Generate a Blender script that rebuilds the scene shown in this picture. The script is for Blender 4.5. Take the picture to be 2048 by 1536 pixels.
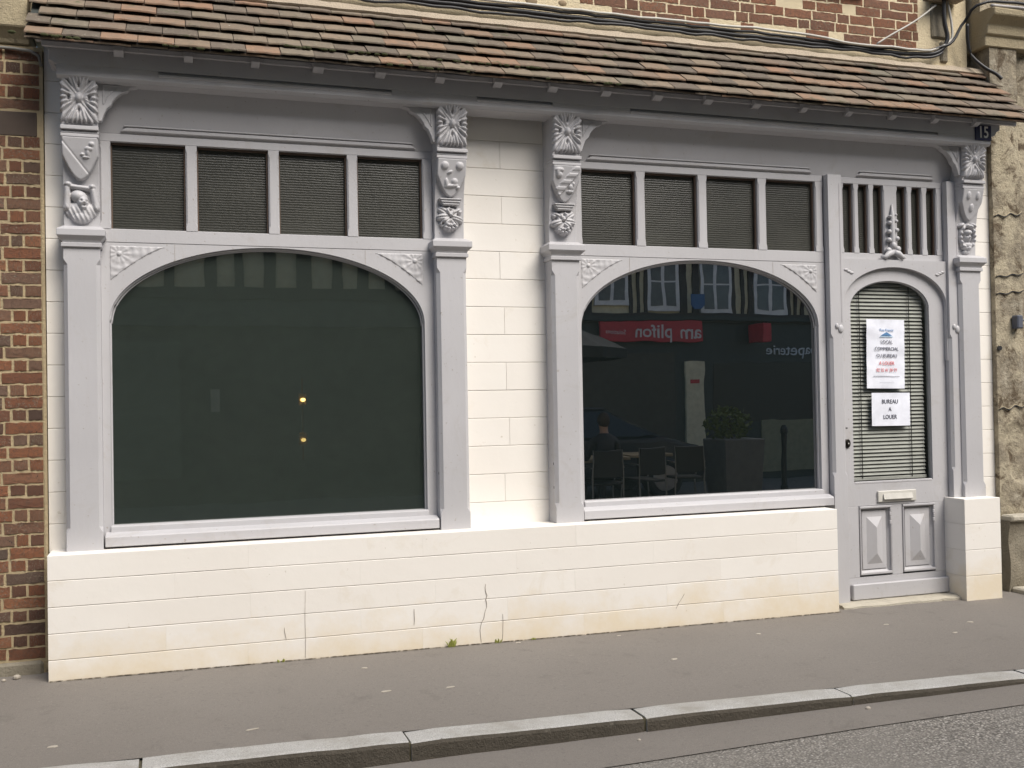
import bpy, bmesh, math, random
from mathutils import Vector, Matrix, noise as mnoise
random.seed(7)
R = math.radians
S = bpy.context.scene
C = S.collection
for o in list(bpy.data.objects):
    bpy.data.objects.remove(o)

# ------------------------------------------------------------------ camera
CAM_Z = 1.47
cd = bpy.data.cameras.new('camera')
cam = bpy.data.objects.new('camera', cd)
C.objects.link(cam)
cd.sensor_width = 36.0
cd.lens = 36.0 * 2066.45 / 2048.0
cd.clip_start = 0.05
cd.clip_end = 600
yaw, pitch, roll = R(18.316), R(0.867), R(1.037)
fw = Vector((math.sin(yaw) * math.cos(pitch), math.cos(yaw) * math.cos(pitch), math.sin(pitch)))
rt = Vector((math.cos(yaw), -math.sin(yaw), 0))
dn = fw.cross(rt)
r2 = math.cos(roll) * rt + math.sin(roll) * dn
d2 = -math.sin(roll) * rt + math.cos(roll) * dn
m3 = Matrix((r2, -d2, -fw)).transposed()
cam.matrix_world = Matrix.Translation((0, -6.0, CAM_Z)) @ m3.to_4x4()
S.camera = cam

# ------------------------------------------------------------------ sky, sun, exposure
SUN_EL, SUN_AZ = R(50), R(152)        # azimuth measured clockwise from +Y
w = bpy.data.worlds.new('World')
S.world = w
w.use_nodes = True
nt = w.node_tree
nt.nodes.clear()
sky = nt.nodes.new('ShaderNodeTexSky')
sky.sky_type = 'NISHITA'
sky.sun_disc = False
sky.sun_elevation = SUN_EL
sky.sun_rotation = SUN_AZ
sky.air_density = 1.0
sky.dust_density = 2.0
sky.ozone_density = 0.6
bgn = nt.nodes.new('ShaderNodeBackground')
bgn.inputs[1].default_value = 0.052
won = nt.nodes.new('ShaderNodeOutputWorld')
nt.links.new(sky.outputs[0], bgn.inputs[0])
nt.links.new(bgn.outputs[0], won.inputs[0])
sl = bpy.data.lights.new('sun', 'SUN')
sl.energy = 1.5
sl.angle = R(38)
sl.color = (1.0, 0.95, 0.88)
sun = bpy.data.objects.new('sun', sl)
C.objects.link(sun)
sd = Vector((math.sin(SUN_AZ) * math.cos(SUN_EL), math.cos(SUN_AZ) * math.cos(SUN_EL), math.sin(SUN_EL)))
sun.rotation_euler = sd.to_track_quat('Z', 'Y').to_euler()
sun.location = (3, -6, 9)
S.view_settings.view_transform = 'Standard'
S.view_settings.look = 'None'
S.view_settings.exposure = 1.62
S.view_settings.gamma = 1.0
S.render.engine = 'CYCLES'
S.cycles.use_denoising = True
S.cycles.max_bounces = 5
S.cycles.diffuse_bounces = 3
S.cycles.glossy_bounces = 3
S.cycles.transparent_max_bounces = 6
S.cycles.sample_clamp_indirect = 6.0

# ------------------------------------------------------------------ materials
class NT:
    def __init__(s, name):
        s.m = bpy.data.materials.new(name)
        s.m.use_nodes = True
        s.t = s.m.node_tree
        s.t.nodes.clear()
        s.out = s.t.nodes.new('ShaderNodeOutputMaterial')
        s._co = None

    def n(s, typ, **kw):
        nd = s.t.nodes.new(typ)
        for k, v in kw.items():
            setattr(nd, k, v)
        return nd

    def lk(s, a, b):
        s.t.links.new(a, b)

    def co(s, jitter=True):
        if s._co is None:
            tc = s.n('ShaderNodeTexCoord')
            if jitter:
                oi = s.n('ShaderNodeObjectInfo')
                mu = s.n('ShaderNodeMath', operation='MULTIPLY')
                s.lk(oi.outputs['Random'], mu.inputs[0])
                mu.inputs[1].default_value = 37.0
                ad = s.n('ShaderNodeVectorMath', operation='ADD')
                s.lk(tc.outputs['Object'], ad.inputs[0])
                s.lk(mu.outputs[0], ad.inputs[1])
                s._co = ad.outputs[0]
            else:
                s._co = tc.outputs['Object']
        return s._co

    def noise(s, scale, detail=4, rough=0.55, stretch=None, jitter=True, dist=0.0):
        c = s.co(jitter)
        if stretch:
            mp = s.n('ShaderNodeMapping')
            mp.inputs['Scale'].default_value = stretch
            s.lk(c, mp.inputs[0])
            c = mp.outputs[0]
        nd = s.n('ShaderNodeTexNoise')
        nd.inputs['Scale'].default_value = scale
        nd.inputs['Detail'].default_value = detail
        nd.inputs['Roughness'].default_value = rough
        nd.inputs['Distortion'].default_value = dist
        s.lk(c, nd.inputs['Vector'])
        return nd.outputs[0]

    def ramp(s, fac, stops, interp='LINEAR'):
        r = s.n('ShaderNodeValToRGB')
        r.color_ramp.interpolation = interp
        e = r.color_ramp.elements
        while len(e) < len(stops):
            e.new(0.5)
        for el, (p, c) in zip(e, stops):
            el.position = p
            el.color = (*c, 1) if len(c) == 3 else c
        s.lk(fac, r.inputs[0])
        return r.outputs[0]

    def mix(s, fac, a, b, mode='MIX'):
        m = s.n('ShaderNodeMix', data_type='RGBA', blend_type=mode)
        for sock, v in ((m.inputs[0], fac), (m.inputs[6], a), (m.inputs[7], b)):
            if isinstance(v, (int, float)):
                sock.default_value = v
            elif isinstance(v, (tuple, list)):
                sock.default_value = (*v, 1) if len(v) == 3 else v
            else:
                s.lk(v, sock)
        return m.outputs[2]

    def bw(s, fac, lo, hi):
        return s.ramp(fac, [(lo, (0, 0, 0)), (hi, (1, 1, 1))])

    def bsdf(s, col, rough=0.6, bump=None, bstr=0.3, bdist=0.01, spec=0.5, **kw):
        p = s.n('ShaderNodeBsdfPrincipled')
        if isinstance(col, (tuple, list)):
            p.inputs['Base Color'].default_value = (*col, 1)
        else:
            s.lk(col, p.inputs['Base Color'])
        if isinstance(rough, (int, float)):
            p.inputs['Roughness'].default_value = rough
        else:
            s.lk(rough, p.inputs['Roughness'])
        p.inputs['Specular IOR Level'].default_value = spec
        for k, v in kw.items():
            p.inputs[k].default_value = v
        if bump is not None:
            b = s.n('ShaderNodeBump')
            b.inputs['Strength'].default_value = bstr
            b.inputs['Distance'].default_value = bdist
            s.lk(bump, b.inputs['Height'])
            s.lk(b.outputs[0], p.inputs['Normal'])
        s.lk(p.outputs[0], s.out.inputs[0])
        return p


def plain(name, col, rough=0.6, **kw):
    t = NT(name)
    n1 = t.noise(9.0, 3)
    c = t.mix(t.bw(n1, 0.3, 0.7), tuple(x * 0.86 for x in col), tuple(min(1, x * 1.08) for x in col))
    t.bsdf(c, rough, bump=t.noise(60, 3), bstr=0.12, bdist=0.004, **kw)
    return t.m


def m_timber():
    t = NT('lilac_grey_paint')
    big = t.noise(1.7, 3)
    streak = t.noise(5.0, 5, 0.65, stretch=(6, 6, 0.7))
    c = t.mix(t.bw(big, 0.3, 0.7), (0.442, 0.435, 0.446), (0.485, 0.478, 0.491))
    c = t.mix(t.bw(streak, 0.55, 0.9), c, (0.445, 0.43, 0.435))
    spots = t.noise(46, 2)
    c = t.mix(t.bw(spots, 0.69, 0.76), c, (0.33, 0.30, 0.275))
    gr = t.noise(3.2, 6, 0.75, dist=0.8)
    c = t.mix(t.bw(gr, 0.56, 0.80), c, (0.40, 0.378, 0.36))
    ch = t.noise(17, 5, 0.8)
    c = t.mix(t.bw(ch, 0.735, 0.755), c, (0.22, 0.185, 0.155))
    bp = t.noise(34, 4, stretch=(1, 1, 0.35))
    t.bsdf(c, 0.48, bump=bp, bstr=0.16, bdist=0.006)
    return t.m


def m_white():
    t = NT('cream_masonry_paint')
    big = t.noise(1.1, 4)
    c = t.mix(t.bw(big, 0.3, 0.72), (0.775, 0.738, 0.682), (0.82, 0.79, 0.74))
    st = t.noise(2.6, 6, 0.7, dist=0.6)
    c = t.mix(t.bw(st, 0.58, 0.80), c, (0.70, 0.645, 0.55))
    sp = t.noise(22, 4, 0.7)
    c = t.mix(t.bw(sp, 0.68, 0.76), c, (0.56, 0.51, 0.43))
    tc2 = t.n('ShaderNodeTexCoord')
    sx = t.n('ShaderNodeSeparateXYZ')
    t.lk(tc2.outputs['Object'], sx.inputs[0])
    ms = t.n('ShaderNodeMath', operation='MULTIPLY_ADD')      # splash stain: irregular tide line
    t.lk(t.noise(2.4, 5, 0.7), ms.inputs[0])
    ms.inputs[1].default_value = -0.75
    t.lk(sx.outputs[2], ms.inputs[2])
    sh = t.n('ShaderNodeMath', operation='ADD')
    sh.inputs[1].default_value = 0.5
    t.lk(ms.outputs[0], sh.inputs[0])
    c = t.mix(t.ramp(sh.outputs[0], [(0.10, (0.8, 0.8, 0.8)), (0.36, (0, 0, 0))]), c, (0.72, 0.62, 0.455))
    t.bsdf(c, 0.75, bump=t.noise(16, 6, 0.6), bstr=0.22, bdist=0.006, spec=0.25)
    return t.m


def m_brick(name, light=0.0):
    t = NT(name)
    oi = t.n('ShaderNodeObjectInfo')
    base = t.ramp(oi.outputs['Random'], [
        (0.0, (0.21, 0.14, 0.11)), (0.18, (0.36, 0.18, 0.12)), (0.38, (0.48, 0.21, 0.12)),
        (0.55, (0.58, 0.25, 0.135)), (0.66, (0.40, 0.26, 0.19)), (0.78, (0.64, 0.29, 0.155)),
        (0.90, (0.26, 0.19, 0.15)), (1.0, (0.47, 0.26, 0.165))])
    if light:
        base = t.mix(light, base, (0.66, 0.32, 0.20))
    oi2 = t.n('ShaderNodeMath', operation='FRACT')
    mu2 = t.n('ShaderNodeMath', operation='MULTIPLY')
    t.lk(oi.outputs['Random'], mu2.inputs[0])
    mu2.inputs[1].default_value = 13.7
    t.lk(mu2.outputs[0], oi2.inputs[0])
    n1 = t.noise(3.0, 6, 0.75, stretch=(3.4, 1, 1))
    c = t.mix(t.bw(n1, 0.46, 0.78), base, (0.24, 0.165, 0.125))
    n2 = t.noise(4.5, 6, 0.75, stretch=(3.4, 1, 1))
    worn = t.n('ShaderNodeMath', operation='MULTIPLY')
    t.lk(t.bw(n2, 0.54, 0.62), worn.inputs[0])
    t.lk(t.bw(oi2.outputs[0], 0.15, 0.8), worn.inputs[1])
    c = t.mix(worn.outputs[0], c, (0.47, 0.40, 0.30))
    n3 = t.noise(3.6, 5, 0.75, stretch=(3.4, 1, 1))
    c = t.mix(t.bw(n3, 0.62, 0.70), c, (0.12, 0.098, 0.082))
    t.bsdf(c, 0.9, bump=t.noise(6, 5, 0.78, stretch=(3.4, 1, 1)), bstr=1.0, bdist=0.12, spec=0.2)
    return t.m


def m_tile():
    t = NT('clay_roof_tile')
    oi = t.n('ShaderNodeObjectInfo')
    base = t.ramp(oi.outputs['Random'], [
        (0.0, (0.110, 0.091, 0.073)), (0.20, (0.15, 0.120, 0.093)), (0.40, (0.185, 0.135, 0.099)),
        (0.55, (0.16, 0.142, 0.108)), (0.70, (0.24, 0.158, 0.106)), (0.84, (0.245, 0.150, 0.10)),
        (0.89, (0.18, 0.152, 0.113)), (1.0, (0.22, 0.166, 0.12))])
    n1 = t.noise(14, 5, 0.65)
    c = t.mix(t.bw(n1, 0.46, 0.8), base, (0.14, 0.12, 0.097))
    n2 = t.noise(38, 5, 0.75)
    c = t.mix(t.bw(n2, 0.57, 0.72), c, (0.26, 0.24, 0.18))
    n3 = t.noise(25, 3, 0.7)
    c = t.mix(t.bw(n3, 0.70, 0.76), c, (0.42, 0.41, 0.35))
    n4 = t.noise(8, 4, 0.7)
    c = t.mix(t.bw(n4, 0.62, 0.72), c, (0.075, 0.085, 0.04))
    t.bsdf(c, 0.88, bump=t.noise(60, 5, 0.7), bstr=0.5, bdist=0.006, spec=0.25)
    return t.m


def m_mortar(name, a, b, dark=(0.2, 0.16, 0.11)):
    t = NT(name)
    n1 = t.noise(6, 6, 0.7)
    c = t.mix(t.bw(n1, 0.3, 0.7), a, b)
    n2 = t.noise(14, 5, 0.7)
    c = t.mix(t.bw(n2, 0.62, 0.76), c, dark)
    t.bsdf(c, 0.95, bump=t.noise(70, 4, 0.75), bstr=0.9, bdist=0.012, spec=0.15)
    return t.m


def m_asphalt():
    t = NT('pavement_asphalt')
    n1 = t.noise(0.8, 4, 0.6, jitter=False)
    c = t.mix(t.bw(n1, 0.32, 0.7), (0.158, 0.142, 0.125), (0.184, 0.167, 0.148))
    n2 = t.noise(260, 3, 0.7, jitter=False)
    c = t.mix(t.bw(n2, 0.40, 0.75), c, (0.25, 0.228, 0.20))
    n3 = t.noise(150, 3, 0.7, jitter=False)
    c = t.mix(t.bw(n3, 0.60, 0.78), c, (0.085, 0.077, 0.068))
    n4 = t.noise(4.5, 6, 0.75, jitter=False, dist=0.5)
    c = t.mix(t.bw(n4, 0.58, 0.80), c, (0.125, 0.112, 0.098))
    n7 = t.noise(48, 4, 0.75, jitter=False)
    c = t.mix(t.bw(n7, 0.56, 0.80), c, (0.118, 0.107, 0.095))
    n8 = t.noise(70, 2, 0.6, jitter=False)
    c = t.mix(t.bw(n8, 0.66, 0.74), c, (0.25, 0.23, 0.205))
    n6 = t.noise(10, 3, 0.6, jitter=False)
    c = t.mix(t.bw(n6, 0.72, 0.76), c, (0.23, 0.21, 0.185))
    t.bsdf(c, 0.86, bump=t.noise(230, 4, 0.7, jitter=False), bstr=0.35, bdist=0.005, spec=0.3)
    return t.m


def m_road():
    t = NT('coarse_road_asphalt')
    v = t.n('ShaderNodeTexVoronoi')
    v.inputs['Scale'].default_value = 95
    t.lk(t.co(False), v.inputs['Vector'])
    hsv = t.n('ShaderNodeSeparateColor')
    t.lk(v.outputs['Color'], hsv.inputs[0])
    c = t.ramp(hsv.outputs[0], [(0, (0.15, 0.138, 0.122)), (0.5, (0.27, 0.25, 0.22)), (0.85, (0.37, 0.345, 0.305)), (1, (0.55, 0.52, 0.47))])
    c = t.mix(t.bw(v.outputs['Distance'], 0.35, 0.75), c, (0.10, 0.092, 0.082))
    n1 = t.noise(1.2, 5, 0.6, jitter=False)
    c = t.mix(t.bw(n1, 0.35, 0.75), c, (0.21, 0.195, 0.172))
    inv = t.n('ShaderNodeMath', operation='SUBTRACT')
    inv.inputs[0].default_value = 1.0
    t.lk(v.outputs['Distance'], inv.inputs[1])
    t.bsdf(c, 0.85, bump=inv.outputs[0], bstr=0.6, bdist=0.008, spec=0.3)
    return t.m


def m_granite():
    t = NT('kerb_granite')
    n1 = t.noise(190, 3, 0.7)
    c = t.ramp(n1, [(0.3, (0.24, 0.232, 0.215)), (0.5, (0.40, 0.392, 0.37)), (0.7, (0.56, 0.55, 0.53))])
    n2 = t.noise(3.5, 5, 0.7)
    c = t.mix(t.bw(n2, 0.45, 0.75), c, (0.29, 0.275, 0.24))
    n3 = t.noise(28, 4, 0.7)
    c = t.mix(t.bw(n3, 0.66, 0.76), c, (0.11, 0.10, 0.085))
    t.bsdf(c, 0.8, bump=t.noise(120, 4, 0.7), bstr=0.4, bdist=0.006, spec=0.3)
    return t.m


def m_stone():
    t = NT('weathered_render')
    n1 = t.noise(2.3, 6, 0.72, jitter=False)
    c = t.ramp(n1, [(0.28, (0.36, 0.305, 0.215)), (0.44, (0.44, 0.385, 0.28)), (0.56, (0.25, 0.215, 0.16)), (0.70, (0.52, 0.47, 0.37))])
    n2 = t.noise(7, 6, 0.75, jitter=False, dist=0.5)
    c = t.mix(t.bw(n2, 0.52, 0.62), c, (0.13, 0.10, 0.068))
    n3 = t.noise(30, 5, 0.75, jitter=False)
    c = t.mix(t.bw(n3, 0.60, 0.74), c, (0.10, 0.085, 0.065))
    n4 = t.noise(1.4, 4, 0.6, stretch=(3, 1, 0.5), jitter=False)
    c = t.mix(t.bw(n4, 0.62, 0.74), c, (0.44, 0.42, 0.37))
    t.bsdf(c, 0.95, bump=t.noise(26, 5, 0.75, jitter=False), bstr=0.9, bdist=0.02, spec=0.15)
    return t.m


def m_glass(name, col, mixf, rough, ior, wave=None, tint=(0.6, 0.66, 0.6), dirty=True):
    t = NT(name)
    p = t.n('ShaderNodeBsdfPrincipled')
    dirt = t.noise(3.0, 6, 0.7)
    c = t.mix(t.bw(dirt, 0.35, 0.75), col, tuple(x * (1.5 if dirty else 1.15) for x in col))
    t.lk(c, p.inputs['Base Color'])
    p.inputs['Roughness'].default_value = rough
    p.inputs['IOR'].default_value = ior
    if wave:
        mp = t.n('ShaderNodeMapping')
        mp.inputs['Scale'].default_value = (1, 1, 1)
        t.lk(t.co(True), mp.inputs[0])
        wv = t.n('ShaderNodeTexWave', wave_type='BANDS', bands_direction='Z')
        wv.inputs['Scale'].default_value = wave
        wv.inputs['Distortion'].default_value = 2.0
        wv.inputs['Detail'].default_value = 2
        wv.inputs['Detail Scale'].default_value = 1.6
        t.lk(mp.outputs[0], wv.inputs[0])
        b = t.n('ShaderNodeBump')
        b.inputs['Strength'].default_value = 0.16
        b.inputs['Distance'].default_value = 0.012
        t.lk(wv.outputs[1], b.inputs['Height'])
        t.lk(b.outputs[0], p.inputs['Normal'])
    else:
        b = t.n('ShaderNodeBump')
        b.inputs['Strength'].default_value = 0.03
        b.inputs['Distance'].default_value = 0.02
        t.lk(t.noise(2.2, 2), b.inputs['Height'])
        t.lk(b.outputs[0], p.inputs['Normal'])
    tr = t.n('ShaderNodeBsdfTransparent')
    tr.inputs[0].default_value = (*tint, 1)
    mx = t.n('ShaderNodeMixShader')
    mx.inputs[0].default_value = mixf
    t.lk(p.outputs[0], mx.inputs[1])
    t.lk(tr.outputs[0], mx.inputs[2])
    t.lk(mx.outputs[0], t.out.inputs[0])
    return t.m


def m_emit(name, col, s):
    t = NT(name)
    e = t.n('ShaderNodeEmission')
    e.inputs[0].default_value = (*col, 1)
    e.inputs[1].default_value = s
    t.lk(e.outputs[0], t.out.inputs[0])
    return t.m


TIM = m_timber()
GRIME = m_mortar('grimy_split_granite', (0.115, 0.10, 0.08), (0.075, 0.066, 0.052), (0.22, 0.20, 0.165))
WHITE = m_white()
BRICK = m_brick('old_red_brick')
BRICK_UP = m_brick('upper_red_brick', 0.5)
TILE = m_tile()
MORT = m_mortar('lime_mortar', (0.50, 0.40, 0.245), (0.40, 0.32, 0.20))
MORT_UP = m_mortar('cream_pointing', (0.74, 0.63, 0.43), (0.66, 0.56, 0.38), (0.30, 0.22, 0.13))
FILLET = m_mortar('cement_fillet', (0.46, 0.385, 0.295), (0.38, 0.32, 0.245), (0.15, 0.12, 0.09))
WJOINT = plain('painted_joint', (0.66, 0.62, 0.56), 0.85)
ASPH = m_asphalt()
ROAD = m_road()
GRAN = m_granite()
STONE = m_stone()
ASHLAR = m_mortar('pale_ashlar', (0.45, 0.38, 0.25), (0.37, 0.31, 0.21), (0.14, 0.115, 0.08))
GREYST = m_mortar('grey_quoin_stone', (0.30, 0.27, 0.21), (0.22, 0.19, 0.14), (0.10, 0.085, 0.06))
GLASS1 = m_glass('shop_glass_plain', (0.050, 0.062, 0.054), 0.48, 0.012, 2.8, dirty=False, tint=(0.80, 0.86, 0.81))
GLASS2 = m_glass('shop_glass_clean', (0.009, 0.013, 0.013), 0.10, 0.003, 4.6, dirty=False)
GLASS3 = m_glass('ribbed_glass', (0.040, 0.040, 0.034), 0.06, 0.26, 1.5, wave=21.0)
GLASSD = m_glass('door_glass', (0.01, 0.011, 0.011), 0.86, 0.004, 2.4, tint=(0.88, 0.9, 0.88))
DARK = plain('dark_interior', (0.035, 0.04, 0.036), 0.9)
BLACK = plain('black_rubber', (0.018, 0.018, 0.02), 0.5)
CRACK = plain('dark_crack', (0.34, 0.30, 0.255), 0.95)
CABLEW = plain('white_cable_sheath', (0.5, 0.48, 0.43), 0.6)
CABLEG = plain('grey_cable_sheath', (0.20, 0.19, 0.17), 0.6)
PUTTY = plain('old_putty', (0.11, 0.075, 0.055), 0.8)
SLAT = plain('grey_green_slat', (0.50, 0.49, 0.46), 0.5)
PAPER = plain('white_paper', (0.80, 0.82, 0.90), 0.7)
INK = plain('grey_ink', (0.10, 0.10, 0.13), 0.7)
INKR = plain('red_ink', (0.72, 0.16, 0.16), 0.7)
INKB = plain('blue_ink', (0.10, 0.24, 0.46), 0.7)
ENAMEL = plain('blue_enamel', (0.012, 0.012, 0.06), 0.3)
DIGIT = plain('white_enamel', (0.78, 0.77, 0.75), 0.4)
SLOTM = plain('cream_metal', (0.60, 0.58, 0.53), 0.35)
MOSS = plain('moss', (0.040, 0.045, 0.014), 0.95)
WEED = plain('weed_leaf', (0.30, 0.32, 0.07), 0.7)
SCRAP = plain('pale_litter', (0.40, 0.36, 0.30), 0.8)
MET = plain('dark_lock_metal', (0.03, 0.026, 0.022), 0.35, Metallic=0.6)
THRESH = m_mortar('worn_threshold', (0.56, 0.52, 0.43), (0.45, 0.41, 0.33), (0.2, 0.17, 0.12))

# ------------------------------------------------------------------ mesh helpers
class MB:
    def __init__(s):
        s.v = []
        s.f = []

    def box(s, x0, x1, y0, y1, z0, z1):
        b = len(s.v)
        s.v += [(x0, y0, z0), (x1, y0, z0), (x1, y1, z0), (x0, y1, z0), (x0, y0, z1), (x1, y0, z1), (x1, y1, z1), (x0, y1, z1)]
        s.f += [tuple(b + i for i in q) for q in ((0, 3, 2, 1), (4, 5, 6, 7), (0, 1, 5, 4), (1, 2, 6, 5), (2, 3, 7, 6), (3, 0, 4, 7))]
        return s

    def prism(s, poly, y0, y1):          # poly = (x, z) list, extruded along Y
        b = len(s.v)
        n = len(poly)
        s.v += [(x, y0, z) for x, z in poly] + [(x, y1, z) for x, z in poly]
        s.f.append(tuple(range(b, b + n)))
        s.f.append(tuple(range(b + 2 * n - 1, b + n - 1, -1)))
        for i in range(n):
            j = (i + 1) % n
            s.f.append((b + j, b + i, b + n + i, b + n + j))
        return s

    def prismx(s, poly, x0, x1):         # poly = (y, z) list, extruded along X
        b = len(s.v)
        n = len(poly)
        s.v += [(x0, y, z) for y, z in poly] + [(x1, y, z) for y, z in poly]
        s.f.append(tuple(range(b, b + n)))
        s.f.append(tuple(range(b + 2 * n - 1, b + n - 1, -1)))
        for i in range(n):
            j = (i + 1) % n
            s.f.append((b + j, b + i, b + n + i, b + n + j))
        return s

    def loft(s, rings, cap=True):
        b = len(s.v)
        n = len(rings[0])
        for r in rings:
            s.v += [tuple(p) for p in r]
        for k in range(len(rings) - 1):
            for i in range(n):
                j = (i + 1) % n
                s.f.append((b + k * n + i, b + k * n + j, b + (k + 1) * n + j, b + (k + 1) * n + i))
        if cap:
            s.f.append(tuple(range(b + n - 1, b - 1, -1)))
            s.f.append(tuple(range(b + (len(rings) - 1) * n, b + len(rings) * n)))
        return s

    def tube(s, pts, r, n=8, rz=None):
        pts = [Vector(p) for p in pts]
        rings = []
        for i, p in enumerate(pts):
            d = (pts[min(i + 1, len(pts) - 1)] - pts[max(i - 1, 0)]).normalized()
            up = Vector((0, 0, 1)) if abs(d.z) < 0.9 else Vector((0, 1, 0))
            a = d.cross(up).normalized()
            b = a.cross(d).normalized()
            rr = r[i] if isinstance(r, (list, tuple)) else r
            rings.append([p + a * math.cos(2 * math.pi * k / n) * rr + b * math.sin(2 * math.pi * k / n) * (rr if rz is None else rz) for k in range(n)])
        return s.loft(rings)

    def ball(s, c, rx, ry, rz, nu=10, nv=6):
        rings = []
        for j in range(nv + 1):
            t = math.pi * (j + 0.02 if j == 0 else j - 0.02 if j == nv else j) / nv
            rings.append([(c[0] + rx * math.sin(t) * math.cos(2 * math.pi * i / nu), c[1] + ry * math.sin(t) * math.sin(2 * math.pi * i / nu), c[2] - rz * math.cos(t)) for i in range(nu)])
        return s.loft(rings)

    def mesh(s, name, mat, bevel=0.0, seg=1, smooth=False):
        me = bpy.data.meshes.new(name)
        me.from_pydata(s.v, [], s.f)
        bm = bmesh.new()
        bm.from_mesh(me)
        bmesh.ops.recalc_face_normals(bm, faces=bm.faces)
        if bevel:
            es = [e for e in bm.edges if len(e.link_faces) == 2 and e.calc_face_angle(0) > 0.5]
            bmesh.ops.bevel(bm, geom=es, offset=bevel, segments=seg, affect='EDGES', profile=0.6, clamp_overlap=True)
        bm.to_mesh(me)
        bm.free()
        if smooth:
            for p in me.polygons:
                p.use_smooth = True
        me.materials.append(mat)
        return me

    def build(s, name, mat, parent=None, bevel=0.0, seg=1, smooth=False):
        return obj(name, s.mesh(name, mat, bevel, seg, smooth), parent)


def obj(name, me, parent=None, loc=None, rot=None):
    o = bpy.data.objects.new(name, me)
    C.objects.link(o)
    if parent:
        o.parent = parent
    if loc is not None:
        o.location = loc
    if rot is not None:
        o.rotation_euler = rot
    return o


def thing(name, label, cat, group=None, loc=(0, 0, 0)):
    o = bpy.data.objects.new(name, None)
    o.empty_display_size = 0.2
    C.objects.link(o)
    o.location = loc
    tag(o, label, cat, group)
    return o


def tag(o, label, cat, group=None):
    o['label'] = label
    o['category'] = cat
    if group:
        o['group'] = group
    return o


def struct(o):
    o['kind'] = 'structure'
    return o


def bx(name, mat, parent, x0, x1, y0, y1, z0, z1, bevel=0.0):
    return MB().box(x0, x1, y0, y1, z0, z1).build(name, mat, parent, bevel)


def text_mesh(txt, size, mat, name, parent=None, loc=(0, 0, 0), rot=(math.pi / 2, 0, 0), extrude=0.0006, sx=1.0, bold=0.0):
    cu = bpy.data.curves.new('t', 'FONT')
    cu.body = txt
    cu.size = size
    cu.align_x = 'CENTER'
    cu.align_y = 'CENTER'
    cu.extrude = extrude
    cu.offset = bold
    cu.resolution_u = 3
    to = bpy.data.objects.new('t', cu)
    C.objects.link(to)
    bpy.context.view_layer.update()
    me = bpy.data.meshes.new_from_object(to)
    bpy.data.objects.remove(to)
    me.materials.clear()
    me.materials.append(mat)
    o = obj(name, me, parent, loc, rot)
    o.scale = (sx, 1, 1)
    return o


def relief(name, mat, parent, xc, hw, z0, z1, yf, hfun, nx=36, nz=44, cut=-0.004):
    v, f, ok = [], [], []
    for j in range(nz + 1):
        z = z0 + (z1 - z0) * j / nz
        for i in range(nx + 1):
            x = -hw + 2 * hw * i / nx
            h = hfun(x, z)
            ok.append(h > cut)
            v.append((xc + x, yf(z) - max(h, cut), z))
    for j in range(nz):
        for i in range(nx):
            a = j * (nx + 1) + i
            q = (a, a + 1, a + nx + 2, a + nx + 1)
            if any(ok[k] for k in q):
                f.append(q)
    me = bpy.data.meshes.new(name)
    me.from_pydata(v, [], f)
    bm = bmesh.new()
    bm.from_mesh(me)
    bmesh.ops.delete(bm, geom=[x for x in bm.verts if not x.link_faces], context='VERTS')
    bm.to_mesh(me)
    bm.free()
    for p in me.polygons:
        p.use_smooth = True
    me.materials.append(mat)
    return obj(name, me, parent)


def sm(a, b, x):
    t = max(0.0, min(1.0, (x - a) / (b - a)))
    return t * t * (3 - 2 * t)


# ------------------------------------------------------------------ ground
def zf(x):
    x = max(-6, min(11, x))
    return 0.016 - 0.0065 * x


def yk(x):                                  # back edge of the kerb
    return -1.375 - 0.038 * max(-8, min(12, x))


def zg(x):                                  # gutter level
    return -0.11 + 0.010 * max(-3, min(6, x))


def sheet(name, mat, xs, rows):             # rows: list of functions x -> (y, z)
    v, f = [], []
    for r in rows:
        v += [(x, *r(x)) for x in xs]
    n = len(xs)
    for j in range(len(rows) - 1):
        for i in range(n - 1):
            f.append((j * n + i, j * n + i + 1, (j + 1) * n + i + 1, (j + 1) * n + i))
    me = bpy.data.meshes.new(name)
    me.from_pydata(v, [], f)
    me.materials.append(mat)
    return struct(obj(name, me))


XS = [-60, -30, -15, -8, -4, -2, -1, 0, 1, 2, 3, 4, 5, 6, 8, 12, 20, 35, 60]
bump_h = lambda x, y: 0.004 * mnoise.noise(Vector((x * 1.3, y * 2.1, 3.0)))
XF = [-60, -30, -15, -8] + [-4 + 0.125 * i for i in range(105)] + [12, 20, 35, 60]
prow = []
for k in range(9):
    t_ = k / 8
    prow.append(lambda x, t_=t_: (yk(x) * (1 - t_) + 0.4 * t_, (zf(x) - 0.02) * (1 - t_) + zf(x) * t_ + (bump_h(x, t_ * 2) if 0 < k < 8 else 0)))
sheet('pavement', ASPH, XF, prow)
sheet('gutter', ASPH, XS, [lambda x: (-1.955 + 0.006 * math.sin(x * 9), zg(x) + 0.006), lambda x: (yk(x) - 0.10, zg(x) + 0.004)])
sheet('road', ROAD, XS, [lambda x: (-60, -0.14), lambda x: (-8.8, -0.14), lambda x: (-5, -0.07), lambda x: (-2.6, zg(x) + 0.004), lambda x: (-1.93, zg(x) + 0.001)])
g = MB()
g.v = [(-300, -300, -0.3), (300, -300, -0.3), (300, 300, -0.3), (-300, 300, -0.3)]
g.f = [(0, 1, 2, 3)]
struct(g.build('ground', ROAD))

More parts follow.
